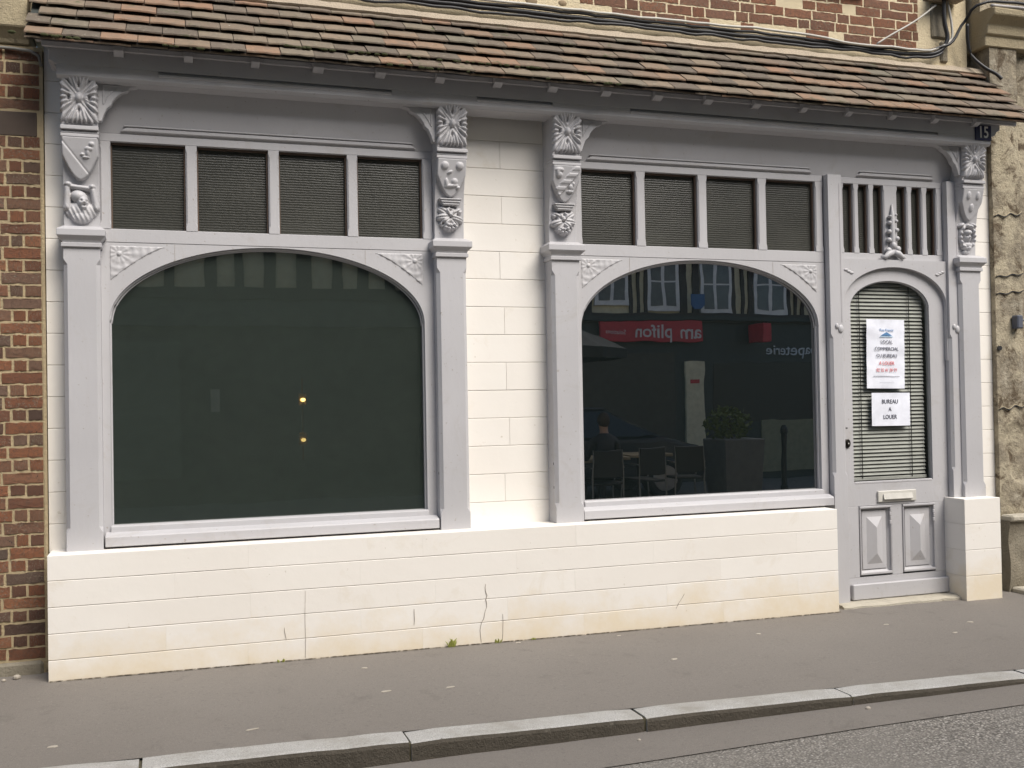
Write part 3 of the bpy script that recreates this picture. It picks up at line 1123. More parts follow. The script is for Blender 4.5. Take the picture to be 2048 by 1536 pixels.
# door leaf
gfn = (4.596, 5.276, 2.085, 0.192)
door = MB().box(4.505, 5.409, 0.2065, 0.25, 0.02, 0.165).build('door', TIM, shop, bevel=0.002)
of = arch_fn(4.50, 5.414, 2.10, 0.285)
m = MB()
arch_panel('door_frame', TIM, door, 4.505, 5.409, gfn[0], gfn[1], gfn[2], gfn[3], lambda x: max(of(x) + 0.004, gfn[2]), 0.83, 0.205, 0.25)
bx('door_frame', TIM, door, 4.505, gfn[0] + 0.001, 0.2052, 0.25, 2.0, 2.345)
bx('door_frame', TIM, door, gfn[1] - 0.001, 5.409, 0.2052, 0.25, 2.0, 2.345)
bx('mid_rail', TIM, door, 4.505, 5.409, 0.2051, 0.25, 0.668, 0.834, 0.002)
bx('door_frame', TIM, door, 4.505, 4.628, 0.2052, 0.25, 0.165, 0.668, 0.002)
bx('door_frame', TIM, door, 5.282, 5.409, 0.2052, 0.25, 0.165, 0.668, 0.002)
bx('muntin', TIM, door, 4.904, 4.998, 0.2054, 0.25, 0.165, 0.668, 0.004)
bx('glazing_bead', TIM, door, 4.60, 5.27, 0.203, 0.222, 0.826, 0.842, 0.003)
N = 40
fnp = arch_fn(gfn[0], gfn[1], gfn[2], gfn[3])
xx = [(gfn[0] + gfn[1]) / 2 - (gfn[1] - gfn[0]) / 2 * math.cos(math.pi * i / N) for i in range(N + 1)]
pts = [(gfn[0], 0.83)] + [(x, fnp(x)) for x in xx] + [(gfn[1], 0.83)]
me = MB()
me.v = [(x, 0.232, z) for x, z in pts]
me.f = [tuple(range(len(pts)))]
me.build('pane', GLASSD, door)
MB().tube([(x, 0.220, z - 0.003) for x, z in [(q, fnp(q)) for q in xx]], 0.007, 6).build('glazing_bead', TIM, door, smooth=True)
for (a, b_) in ((4.634, 4.900), (5.002, 5.278)):
    z0, z1 = 0.185, 0.662
    xm = (a + b_) / 2
    m = MB()
    i_ = 0.028
    y0, y1, y2 = 0.232, 0.222, 0.190
    px = 0.085
    m.v = [(a, 0.212, z0), (b_, 0.212, z0), (b_, 0.212, z1), (a, 0.212, z1),
           (a + i_, y0, z0 + i_), (b_ - i_, y0, z0 + i_), (b_ - i_, y0, z1 - i_), (a + i_, y0, z1 - i_),
           (a + i_ + 0.004, y1, z0 + i_ + 0.004), (b_ - i_ - 0.004, y1, z0 + i_ + 0.004), (b_ - i_ - 0.004, y1, z1 - i_ - 0.004), (a + i_ + 0.004, y1, z1 - i_ - 0.004),
           (xm - 0.066, y1 - 0.002, z0 + 0.068), (xm + 0.066, y1 - 0.002, z0 + 0.068), (xm + 0.066, y1 - 0.002, z1 - 0.075), (xm - 0.066, y1 - 0.002, z1 - 0.075),
           (xm, y2, z0 + 0.145), (xm, y2, z1 - 0.15)]
    for k in range(4):
        j = (k + 1) % 4
        m.f += [(k, j, 4 + j, 4 + k), (4 + k, 4 + j, 8 + j, 8 + k), (8 + k, 8 + j, 12 + j, 12 + k)]
    m.f += [(12, 13, 16), (13, 14, 17, 16), (14, 15, 17), (15, 12, 16, 17)]
    pn = m.build('panel', TIM, door)
    m = MB()
    m.box(a - 0.002, b_ + 0.002, 0.196, 0.2125, z1 - 0.012, z1 + 0.004)
    m.box(a - 0.002, b_ + 0.002, 0.198, 0.2125, z0 - 0.006, z0 + 0.012)
    m.box(a - 0.002, a + 0.008, 0.199, 0.2125, z0 + 0.012, z1 - 0.012)
    for q in range(4):
        m.box(b_ - 0.010 - 0.004 * (q % 2), b_ + 0.003, 0.197, 0.2125, z1 - 0.012 - 0.03 * (q + 1), z1 - 0.014 - 0.03 * q)
    m.box(b_ - 0.006, b_ + 0.002, 0.199, 0.2125, z0 + 0.012, z1 - 0.134)
    m.build('moulding', TIM, pn, bevel=0.003)
bx('kick_board', TIM, door, 4.545, 5.400, 0.172, 0.2062, 0.012, 0.122, 0.006)
ls = MB().box(4.785, 5.115, 0.190, 0.2049, 0.690, 0.770).build('letter_slot', SLOTM, door, bevel=0.004)
MB().prismx([(0.186, 0.752), (0.174, 0.710), (0.180, 0.706), (0.190, 0.742)], 4.825, 5.075).build('flap', SLOTM, ls, bevel=0.002)
lk = MB()
rings = [[(4.543 + r_ * math.cos(2 * math.pi * k / 16), y, 1.117 + 1.25 * r_ * math.sin(2 * math.pi * k / 16)) for k in range(16)] for y, r_ in ((0.2048, 0.026), (0.198, 0.026), (0.195, 0.022), (0.195, 0.012), (0.186, 0.011), (0.186, 0.001))]
lk.loft(rings)
lk.build('lock', MET, door)
bx('keyhole', SLOTM, door, 4.539, 4.547, 0.1845, 0.188, 1.113, 1.123)
bx('nail_hole', BLACK, door, 4.535, 4.550, 0.2035, 0.206, 1.222, 1.230)
bx('nail_hole', BLACK, door, 4.522, 4.534, 0.2035, 0.206, 0.745, 0.753)
# threshold
th = MB()
rg = []
for i in range(15):
    x = 4.385 + (5.372 - 4.385) * i / 14
    j_ = random.uniform(-0.006, 0.006)
    rg.append([(x, 0.055 + j_, -0.1), (x, 0.06 + j_, -0.006 + j_ * 0.4), (x, 0.085, 0.006 + 0.003 * math.sin(i * 2.3)), (x, 0.26, 0.010), (x, 0.26, -0.1)])
th.loft(rg).build('threshold', THRESH, shop)

# venetian blind behind the door glass -------------------------------
blind = thing('venetian_blind', 'grey green venetian blind hanging behind the arched door glass', 'blind', loc=(4.935, 0.262, 0.86))
sm_ = MB().box(-0.325, 0.325, -0.0125, 0.0125, -0.0007, 0.0007).mesh('slat', SLAT)
for k in range(53):
    obj('slat', sm_, blind, (random.uniform(-.002, .002) - 0.005, 0, 0.03 + 0.0272 * k), (R(56 + random.uniform(-4, 4)), 0, R(random.uniform(-.15, .15))))
bx('bottom_rail', SLAT, blind, -0.33, 0.325, -0.012, 0.012, -0.016, 0.008, 0.003)
for xc_ in (-0.235, 0.195):
    bx('cord', BLACK, blind, xc_ - 0.003, xc_ + 0.003, -0.0165, -0.0145, 0.0, 1.45)

# notices on the door glass -----------------------------------------
def sheet_paper(name, label, x0, x1, z0, z1, y, tilt, wav):
    xc_, zc_ = (x0 + x1) / 2, (z0 + z1) / 2
    hw_, hh = (x1 - x0) / 2, (z1 - z0) / 2
    t = thing(name, label, 'notice', loc=(xc_, y, zc_))
    t.rotation_euler = (0, tilt, 0)
    m = MB()
    nx_, nz_ = 10, 22
    for side, yy in ((0, 0.0), (1, 0.0006)):
        for j in range(nz_ + 1):
            for i in range(nx_ + 1):
                x, z = -hw_ + 2 * hw_ * i / nx_, -hh + 2 * hh * j / nz_
                m.v.append((x, yy + wav * mnoise.noise(Vector((x * 5, z * 16 + x * 4, 2.2))), z))
    def idx(s, i, j):
        return s * (nx_ + 1) * (nz_ + 1) + j * (nx_ + 1) + i
    for j in range(nz_):
        for i in range(nx_):
            m.f.append((idx(0, i, j), idx(0, i + 1, j), idx(0, i + 1, j + 1), idx(0, i, j + 1)))
            m.f.append((idx(1, i, j), idx(1, i, j + 1), idx(1, i + 1, j + 1), idx(1, i + 1, j)))
    m.build('sheet', PAPER, t, smooth=True)
    return t


p1 = sheet_paper('notice_sheet', 'tall white letting notice with blue triangle and red lines on door glass', 4.742, 5.068, 1.502, 2.000, 0.2262, R(1.0), 0.004)
for txt, sz, zz, mt, sx in (('Rue France', 0.026, 0.172, INKB, 1.0), ('LOCAL', 0.036, 0.085, INK, 0.9), ('COMMERCIAL', 0.036, 0.036, INK, 0.9), ('OU BUREAU', 0.036, -0.014, INK, 0.9),
                            ('A LOUER', 0.036, -0.068, INKR, 0.9), ('02 32 41 39 77', 0.034, -0.118, INKR, 0.86), ('. . . . . . . . . . . . .', 0.02, -0.20, INK, 1.0)):
    text_mesh(txt, sz, mt, 'lettering', p1, (0.006, -0.0045, zz), sx=sx)
MB().prism([(-0.045, 0.132), (0.055, 0.132), (0.005, 0.158)], -0.0052, -0.0044).build('triangle_mark', INKB, p1)
bx('blue_line', plain('pale_blue_ink', (0.45, 0.62, 0.78), 0.7), p1, -0.05, 0.06, -0.0052, -0.0044, 0.121, 0.127)
bx('rule_line', INK, p1, -0.11, 0.115, -0.0052, -0.0044, -0.163, -0.160)
p2 = sheet_paper('notice_sheet', 'small square white notice reading bureau a louer below the tall one', 4.775, 5.105, 1.232, 1.470, 0.2262, R(0.6), 0.001)
for txt, zz in (('BUREAU', 0.055), ('A', 0.0), ('LOUER', -0.055)):
    text_mesh(txt, 0.042, INK, 'lettering', p2, (-0.01, -0.0025, zz), sx=0.9)

# house number plate ----------------------------------------------
npl = thing('house_number_plate', 'dark blue enamel house number plate reading 15 on the beam end', 'number plate', loc=(5.628, 0.012, 3.345))
MB().box(-0.072, 0.072, -0.004, 0.005, -0.055, 0.055).build('plate', ENAMEL, npl, bevel=0.004, seg=2)
text_mesh('15', 0.118, DIGIT, 'digits', npl, (0.0, -0.0048, 0.0), sx=0.82, bold=0.0015)

# roof --------------------------------------------------------------
EY, EZ, TY, TZ = -0.155, 3.408, 0.315, 3.900
roof = MB().prismx([(EY + 0.06, EZ + 0.022), (TY, TZ - 0.045), (TY, TZ - 0.07), (EY + 0.09, EZ + 0.022)], -0.69, 5.94).build('roof', DARK, shop)
pa = math.atan2(TZ - EZ, TY - EY)
slen = math.hypot(TZ - EZ, TY - EY)
NC = 6
gauge = slen / NC
tmesh = []
for q in range(10):
    m = MB()
    rs = random.Random(q)
    L, W, T = gauge * 1.45, 0.184, 0.010
    n = 5
    fr = [rs.uniform(-0.0035, 0.0035) for _ in range(n)]
    sag = [rs.uniform(-0.0016, 0.0016) for _ in range(n)]
    rg = []
    for i in range(n):
        x = -W / 2 + W * i / (n - 1)
        cr = 0.0012 * (1 - (2 * x / W) ** 2)
        rg.append([(x, fr[i] + 0.002, sag[i] + cr), (x, fr[i], sag[i] + cr + 0.003), (x, fr[i] + 0.003, sag[i] + cr + T), (x, L, cr + T), (x, L, cr)])
    m.loft(rg)
    tmesh.append(m.mesh('tile', TILE))
for k in range(-1, NC):
    s0 = gauge * max(k, 0)
    x = -0.705 + (0.0 if k % 2 == 0 else -0.092) + 0.03 * (k % 3)
    i = 0
    while x < 5.95:
        wdt = 0.188
        x0, x1 = max(x, -0.70), min(x + wdt, 5.955)
        x += wdt
        if x1 - x0 < 0.03:
            continue
        sc = (x1 - x0 - 0.004) / 0.184
        ty = EY + s0 * math.cos(pa) + (0.02 if k < 0 else 0.0)
        tz = EZ + s0 * math.sin(pa) - (0.018 if k < 0 else 0.0)
        wob = 0.003 * mnoise.noise(Vector((x * 0.9, k * 0.4, 1)))
        o = obj('tile', random.choice(tmesh), roof, ((x0 + x1) / 2, ty + random.uniform(-.004, .004), tz + 0.010 + wob + random.uniform(-.0015, .0015)),
                (pa - R(13) + R(random.uniform(-.9, .9)), R(random.uniform(-.4, .4)), R(random.uniform(-.6, .6))))
        o.scale = (sc, 1, 1)
# fillet of mortar along the top
m = MB()
rg = []
for i in range(90):
    x = -0.70 + 6.62 * i / 89
    a, b_ = random.uniform(-0.004, 0.004), random.uniform(-0.006, 0.006)
    rg.append([(x, TY - 0.045 + a, TZ - 0.036 + a), (x, TY - 0.055 + a, TZ - 0.026 + a), (x, TY - 0.02, TZ + 0.020 + b_), (x, TY + 0.05, TZ + 0.045 + b_), (x, TY + 0.05, TZ - 0.05)])
m.loft(rg).build('mortar_fillet', FILLET, roof)
bx('soffit_board', TIM, roof, -0.66, 5.93, -0.105, 0.034, 3.4395, 3.452, 0.002)
bx('eave_batten', BLACK, roof, -0.69, 5.94, -0.128, -0.108, 3.405, 3.428)
bx('eave_lath', TIM, roof, -0.63, 5.92, -0.004, 0.017, 3.410, 3.4385, 0.003)
for k in range(17):
    x = -0.245 + 0.3615 * k
    if x < 5.8:
        MB().prismx([(-0.045, 3.438), (-0.045, 3.402), (-0.006, 3.384), (0.017, 3.384), (0.017, 3.409), (-0.0045, 3.409), (-0.0045, 3.438)], x - 0.028 + random.uniform(-.01, .01), x + 0.028).build('rafter_foot', TIM, roof, bevel=0.002)
# moss clumps lodged in the lower courses
m = MB()
for k in range(80):
    cl = random.choice(((0.75, 1), (1.1, 1), (1.45, 0), (1.9, 1), (2.2, 1), (0.2, 0), (2.5, 0), (-0.5, 0), (1.6, 1)))
    x = cl[0] + random.gauss(0, 0.12)
    s0 = gauge * cl[1] - 0.006 + random.uniform(-0.004, 0.008)
    r_ = random.uniform(0.005, 0.013)
    m.ball((x, EY + s0 * math.cos(pa) - 0.004, EZ + s0 * math.sin(pa) + 0.008), r_ * 1.7, r_, r_ * 0.7, 7, 5)
mo = m.build('moss', MOSS, roof)
mo['kind'] = 'stuff'

# upper wall over the canopy ---------------------------------------
UY = 0.345
upper = bx('upper_wall', MORT_UP, shop, -0.72, 5.80, UY - 0.003, 0.75, 3.6, 6.6)
bmesh_ = []
for q in range(14):
    rs = random.Random(100 + q)
    m = MB()
    out = []
    for (ax, az_), (bx2, bz2), cnt in (((-1, -1), (1, -1), 7), ((1, -1), (1, 1), 2), ((1, 1), (-1, 1), 7), ((-1, 1), (-1, -1), 2)):
        for i in range(cnt):
            t_ = i / cnt
            cn = 0.5 if i == 0 else 1.0
            out.append(((ax + (bx2 - ax) * t_) * (1 + rs.uniform(-.03, .012) * cn), (az_ + (bz2 - az_) * t_) * (1 + rs.uniform(-.16, .06) * cn)))
    rg = [[(x * 0.5, 0.03, z * 0.5) for x, z in out], [(x * 0.5, -0.006, z * 0.5) for x, z in out], [(x * 0.492, -0.0095 + rs.uniform(-.003, .003), z * 0.465) for x, z in out]]
    m.loft(rg)
    bmesh_.append(m)
BR_L = [mm.mesh('brick', BRICK) for mm in bmesh_]
BR_U = [mm.mesh('brick', BRICK_UP) for mm in bmesh_]


def lay(parent, meshes, x0, x1, y, z0, z1, pitch, hgt, pattern, gap=0.011, skip=None, from_right=False, prj=1.0):
    r = 0
    z = z0
    while z < z1:
        pat = pattern[r % len(pattern)]
        x = x1 if from_right else x0
        i = 0
        while (x > x0 + 0.02) if from_right else (x < x1 - 0.02):
            wd = pat[i % len(pat)] * random.uniform(0.9, 1.12)
            if from_right:
                a, b_ = max(x0 - 0.05, x - wd), x
                x -= wd
            else:
                a, b_ = x, min(x1, x + wd)
                x += wd
            i += 1
            if b_ - a < 0.03 or (skip and skip((a + b_) / 2, z)):
                continue
            o = obj('brick', random.choice(meshes), parent, ((a + b_) / 2, y, z + hgt / 2 + random.uniform(-.002, .002)), (0, R(random.uniform(-.8, .8)), 0))
            o.scale = (b_ - a - gap, prj, hgt * random.uniform(0.93, 1.06))
        r += 1
        z += pitch


lay(upper, BR_U, 2.62, 5.36, UY, 4.03, 4.62, 0.0705, 0.0645, [(0.215, 0.215, 0.11, 0.215), (0.11, 0.215, 0.10, 0.215, 0.215)], 0.012,
    skip=lambda x, z: (z < 4.09 and not (2.9 < x < 4.0) and random.random() < 0.75) or random.random() < 0.06, prj=0.6)
# flint lumps in the cream render
m = MB()
for (x, z, r_) in ((1.95, 4.10, 0.035), (2.28, 4.085, 0.04), (2.33, 4.12, 0.03), (2.20, 4.13, 0.035), (2.50, 4.09, 0.028), (1.2, 4.05, 0.03), (0.7, 4.1, 0.04)):
    m = MB()
    m.ball((x, UY + 0.002, z), r_ * 1.3, 0.012, r_ * 0.8, 9, 6)
    m.build('flint', plain('flint', (0.26, 0.19, 0.11), 0.8), upper)
bx('string_course', GREYST, upper, 4.20, 4.86, UY - 0.05, UY + 0.01, 4.375, 4.44, 0.012)
# quoin stones at the right end
for (z0, z1, x0) in ((4.13, 4.40, 5.47), (4.41, 4.70, 5.40), (3.95, 4.12, 5.55), (4.71, 5.0, 5.47)):
    bx('quoin', GREYST, upper, x0, 5.615, UY - 0.022, UY + 0.02, z0 + 0.004, z1 - 0.004, 0.012)
# interior shell
ir = MB()
X0, X1, Y0, Y1, Z0, Z1 = -0.58, 5.55, 0.43, 2.7, 0.02, 3.2
ir.box(X0, X1, Y1, Y1 + 0.05, Z0, Z1).box(X0 - 0.05, X0, Y0, Y1, Z0, Z1).box(X1, X1 + 0.05, Y0, Y1, Z0, Z1)
ir.box(X0, X1, Y0, Y1, Z0 - 0.05, Z0).box(X0, X1, Y0, Y1, Z1, Z1 + 0.05)
ir.box(1.62, 2.46, 0.425, 0.50, Z0, Z1).box(X0, X1, 0.27, 0.43, Z0, 0.66).box(X0, X1, 0.27, 0.43, 3.02, Z1 + 0.05).box(4.36, 4.39, 0.27, 1.6, Z0, Z1)
ir.build('interior_shell', plain('grey_green_interior', (0.50, 0.54, 0.50), 0.9), shop)

# small wall lamps lit inside the left window
for zz, st, nm in ((1.50, 5.0, 'upper of two small golden lamps glowing inside the left window'), (1.225, 1.6, 'lower of two small golden lamps glowing inside the left window')):
    lp = thing('wall_lamp', nm, 'lamp', 'lamps inside the left window', loc=(0.865, 1.2, zz))
    GOLD = plain('brass_%d' % int(st), (0.5, 0.3, 0.08), 0.35, Metallic=0.7)
    MB().box(-0.030, 0.030, 0.0, 0.02, -0.044, 0.044).build('back_plate', GOLD, lp, bevel=0.006)
    MB().ball((0.0, -0.02, -0.005), 0.017, 0.014, 0.013, 10, 6).build('bulb', m_emit('bulb_glow_%d' % int(st * 10), (1.0, 0.62, 0.22), st), lp, smooth=True)
    MB().tube([(0, 0.01, -0.04), (0, -0.02, -0.035), (0, -0.02, -0.02)], 0.005, 6).build('arm', GOLD, lp)
    bx('fixing_rail', GOLD, lp, -0.006, 0.006, 0.02, 0.03, -0.14, 0.14)

# ------------------------------------------------------------------ left neighbour
brick_house = thing('brick_house', 'old red brick house wall with sandy mortar at the left edge', 'building')
lw = bx('wall', MORT, brick_house, -6.0, -0.652, 0.226, 0.7, -0.2, 3.47)
bx('wall', MORT, brick_house, -6.0, -0.73, 0.26, 0.7, 3.47, 6.6)
bx('cement_edge', MORT, brick_house, -0.663, -0.649, 0.222, 0.25, -0.1, 3.36)
pat = [(0.20, 0.21, 0.21), (0.085, 0.075, 0.21, 0.09, 0.2)]
lay(lw, BR_L, -1.36, -0.662, 0.232, 0.10, 3.42, 0.0685, 0.0595, pat, 0.0125, from_right=True, skip=lambda x, z: 2.945 < z < 3.10)
bx('stone_lintel', plain('dark_brown_stone', (0.075, 0.055, 0.042), 0.9), lw, -1.36, -0.676, 0.222, 0.24, 2.965, 3.11, 0.01)
bx('base_stone', GREYST, lw, -1.36, -0.676, 0.20, 0.24, -0.05, 0.088, 0.015)
sc_ = MB().prismx([(0.30, 3.475), (0.215, 3.475), (0.205, 3.50), (0.16, 3.545), (0.145, 3.552), (0.14, 3.70), (0.18, 3.712), (0.30, 3.72)], -6.0, -0.715).build('string_course', ASHLAR, brick_house, bevel=0.006)
m = MB()
m.tube([(-3.0, 0.205, 3.452), (-1.2, 0.205, 3.45), (-0.80, 0.205, 3.447), (-0.71, 0.203, 3.44), (-0.665, 0.20, 3.415), (-0.655, 0.20, 3.36)], 0.009, 8)
tag(m.build('wall_cable', CABLEG, None, smooth=True), 'grey cable clipped under the stone band of the brick house', 'cable')

# ------------------------------------------------------------------ right neighbour
old = thing('weathered_building', 'weathered stone building with flaking beige render at the right edge', 'building')


def rough_wall(name, mat, x0, x1, z0, z1, yfun, parent, nx, nz, ybk):
    v, f = [], []
    for j in range(nz + 1):
        for i in range(nx + 1):
            x, z = x0 + (x1 - x0) * i / nx, z0 + (z1 - z0) * j / nz
            y = yfun(x, z)
            if i in (0, nx) or j in (0, nz):
                y = max(y, yfun(x, z))
            v.append((x, y, z))
    for j in range(nz):
        for i in range(nx):
            a = j * (nx + 1) + i
            f.append((a, a + 1, a + nx + 2, a + nx + 1))
    m = MB()
    m.v, m.f = v, f
    # left return
    b = len(m.v)
    for j in range(nz + 1):
        m.v.append((x0, ybk, z0 + (z1 - z0) * j / nz))
    for j in range(nz):
        m.f.append((j * (nx + 1), (j + 1) * (nx + 1), b + j + 1, b + j))
    me = bpy.data.meshes.new(name)
    me.from_pydata(m.v, [], m.f)
    me.materials.append(mat)
    return obj(name, me, parent)


def fr(x, z):
    n = mnoise.fractal(Vector((x * 3.1, 7.7, z * 2.2)), 0.9, 2.1, 5)
    pit = sm(0.10, 0.40, mnoise.noise(Vector((x * 4.5 + 9, 1.3, z * 3.4))))
    damp = 0.35 + 0.65 * sm(2.3, 1.2, z)
    return 0.205 - 0.004 * n + 0.020 * pit * damp


rough_wall('wall', STONE, 5.884, 6.14, 0.5, 4.08, fr, old, 26, 260, 0.6)
rough_wall('wall', STONE, 6.14, 7.5, 0.5, 4.08, lambda x, z: fr(x, z) + 0.06, old, 40, 160, 0.6)
bx('wall', STONE, old, 5.84, 9.0, 0.24, 0.9, 4.07, 6.6)
bx('wall', STONE, old, 7.5, 16.0, 0.24, 0.9, -0.2, 6.6)
MB().prismx([(0.5, 4.06), (0.19, 4.06), (0.185, 4.14), (0.165, 4.145), (0.16, 4.215), (0.12, 4.25), (0.09, 4.27), (0.085, 4.315), (0.16, 4.335), (0.5, 4.35)], 5.835, 8.0).build('cornice', ASHLAR, old, bevel=0.006)
rough_wall('plinth', GREYST, 5.90, 7.5, -0.15, 0.50, lambda x, z: 0.145 + 0.02 * mnoise.noise(Vector((x * 7, 0, z * 7))), old, 30, 26, 0.6)
bx('ledge', THRESH, old, 5.895, 7.5, 0.10, 0.24, 0.498, 0.545, 0.012)
bx('step', THRESH, old, 5.92, 7.3, -0.12, 0.16, -0.1, 0.012, 0.012)
for (z, am) in ((2.785, 0.02), (2.20, 0.012), (2.33, 0.012), (1.335, 0.02)):
    pts_ = [(5.89 + 0.25 * i / 12, 0.197 + 0.004 * math.sin(i), z + am * math.sin(i * 1.1) * 0.6 + 0.03 * (i / 12)) for i in range(13)]
    MB().tube(pts_, 0.0035, 6).build('mortar_ridge', ASHLAR, old, smooth=True)
    MB().tube([(x, y - 0.001, zz - 0.007) for x, y, zz in pts_], 0.004, 6).build('open_joint', BLACK, old, smooth=True)
m = MB()
m.tube([(5.905, 0.19, 1.79), (5.905, 0.21, 1.79)], 0.018, 10)
m.build('drain_hole', BLACK, old)
lp = thing('wall_fitting', 'small grey metal box fixed to the weathered wall at right', 'fitting', loc=(6.06, 0.19, 1.985))
MB().box(-0.028, 0.028, -0.045, 0.02, -0.05, 0.05).build('box', plain('blue_grey_metal', (0.10, 0.11, 0.14), 0.5), lp, bevel=0.008)
MB().tube([(0.02, -0.01, 0.02), (0.06, -0.02, 0.012), (0.10, -0.01, 0.01)], 0.006, 6).build('stub', plain('blue_grey_metal2', (0.10, 0.11, 0.14), 0.5), lp)

# ------------------------------------------------------------------ cables over the canopy
def cable(name, label, pts, r, mat, n=None, jit=0.004, grp=None):
    P = [Vector(p) for p in pts]
    out = []
    for i in range(len(P) - 1):
        p0, p1, p2_, p3 = P[max(i - 1, 0)], P[i], P[i + 1], P[min(i + 2, len(P) - 1)]
        k = max(4, int((p2_ - p1).length / 0.06))
        for q in range(k):
            t = q / k
            v = 0.5 * ((2 * p1) + (-p0 + p2_) * t + (2 * p0 - 5 * p1 + 4 * p2_ - p3) * t * t + (-p0 + 3 * p1 - 3 * p2_ + p3) * t ** 3)
            v += Vector((0, mnoise.noise(v * 7) * jit, mnoise.noise(v * 6 + Vector((3, 1, 9))) * jit * 1.6))
            out.append(v)
    out.append(P[-1])
    return tag(MB().tube(out, r, 7).build(name, mat, None, smooth=True), label, 'cable', grp)


base = [(-0.7, 0.30, 3.98), (0.5, 0.30, 3.985), (1.72, 0.30, 3.99), (2.9, 0.30, 3.985), (4.1, 0.30, 3.985), (4.9, 0.30, 3.975), (5.35, 0.29, 3.985), (5.50, 0.28, 4.02), (5.56, 0.27, 4.12), (5.535, 0.27, 4.25), (5.53, 0.26, 4.42)]
cable('power_cable', 'thick black cable running along the wall just above the tiled canopy', base, 0.016, BLACK)
cable('power_cable', 'thin black cable lying on top of the thick black cable over the canopy', [(x, y - 0.012, z + 0.024) for x, y, z in base[:-3]] + [(5.60, 0.26, 4.10), (5.70, 0.24, 4.25), (5.80, 0.13, 4.36), (6.6, 0.10, 4.37), (8.0, 0.10, 4.36)], 0.011, BLACK, jit=0.008)
cable('power_cable', 'black cable slung just under the thick black cable over the canopy', [(x, y - 0.006, z - 0.026 + 0.006 * math.sin(x * 3)) for x, y, z in base[:-3]] + [(5.52, 0.28, 4.06)], 0.010, BLACK, jit=0.012)
cable('telephone_cable', 'pale cable loosely following the black cables over the canopy', [(1.7, 0.275, 4.035), (2.6, 0.275, 4.025), (3.4, 0.275, 4.03), (4.25, 0.275, 4.035), (4.5, 0.265, 4.02), (4.75, 0.262, 3.995), (5.05, 0.265, 4.005), (5.40, 0.27, 4.01), (5.58, 0.27, 4.10), (5.605, 0.27, 4.2), (5.57, 0.27, 4.4)], 0.009, CABLEW, jit=0.006)
cable('telephone_cable', 'white cable slanting across the brick wall at top right', [(4.95, 0.30, 4.03), (5.10, 0.29, 4.12), (5.28, 0.29, 4.22), (5.47, 0.28, 4.36)], 0.007, CABLEW, jit=0.003)
cable('drop_cable', 'black cable dropping down the corner to the canopy end at right', [(5.70, 0.22, 4.22), (5.72, 0.24, 4.10), (5.76, 0.25, 4.0), (5.83, 0.20, 3.90), (5.90, 0.16, 3.845), (5.935, 0.14, 3.80)], 0.013, BLACK, jit=0.002)
cable('telephone_cable', 'pale cable lying on the stone cornice at far right', [(5.83, 0.12, 4.335), (6.2, 0.082, 4.328), (7.0, 0.082, 4.325), (8.0, 0.08, 4.325)], 0.012, plain('lilac_cable', (0.36, 0.34, 0.33), 0.5), jit=0.003)
bx_ = tag(MB().box(5.44, 5.70, 0.20, 0.33, 4.405, 4.47).build('junction_box', FILLET, None, bevel=0.006), 'grey junction box on the wall where the cables meet', 'box')

# ------------------------------------------------------------------ weeds and litter on the pavement
def weed(label, x, n, h):
    t = thing('weed', label, 'weed', 'weeds along the wall foot', loc=(x, -0.008, zf(x) - 0.004))
    for i in range(n):
        a = random.uniform(0, math.pi)
        hh = h * random.uniform(0.5, 1.0)
        dx, dy = math.cos(a) * hh * 0.6, -abs(math.sin(a)) * hh * 0.35
        wd = random.uniform(0.004, 0.008)
        m = MB()
        p0 = Vector((random.uniform(-.02, .02), -0.002, 0))
        pm = p0 + Vector((dx * 0.45, dy * 0.5, hh * 0.65))
        pe = p0 + Vector((dx, dy, hh))
        m.loft([[p0 + Vector((-wd * .4, 0, 0)), p0 + Vector((wd * .4, 0, 0)), p0 + Vector((0, -0.002, 0))], [pm + Vector((-wd, 0, 0)), pm + Vector((wd, 0, 0)), pm + Vector((0, -0.003, 0))], [pe + Vector((-.0006, 0, 0)), pe + Vector((.0006, 0, 0)), pe + Vector((0, -.0006, 0))]])
        m.build('leaf', WEED, t)


weed('yellow green weed tuft at the wall foot left of the long crack', 1.575, 14, 0.055)
weed('tiny weed sprig at the wall foot right of the long crack', 1.86, 7, 0.03)
weed('low weed at the wall foot further right below the right window', 2.10, 5, 0.015)
weed('very small weed at the wall foot below the left window', 0.575, 5, 0.025)

# dirt seam where the wall meets the pavement
m = MB()
x = -0.62
while x < 4.3:
    r_ = random.uniform(0.0015, 0.0045)
    m.ball((x, -0.003 - random.uniform(0, 0.005), zf(x) + 0.0005), r_ * random.uniform(2, 5), r_, r_ * 0.5, 6, 4)
    x += random.uniform(0.003, 0.016)
ds = m.build('dirt_seam', plain('dark_soil', (0.12, 0.095, 0.065), 0.95))
ds['kind'] = 'stuff'
ds['label'] = 'line of dark dirt along the wall foot'
ds['category'] = 'dirt'


def pz(x, y):
    t_ = (y - yk(x)) / (0.4 - yk(x))
    return zf(x) - 0.02 * (1 - t_)


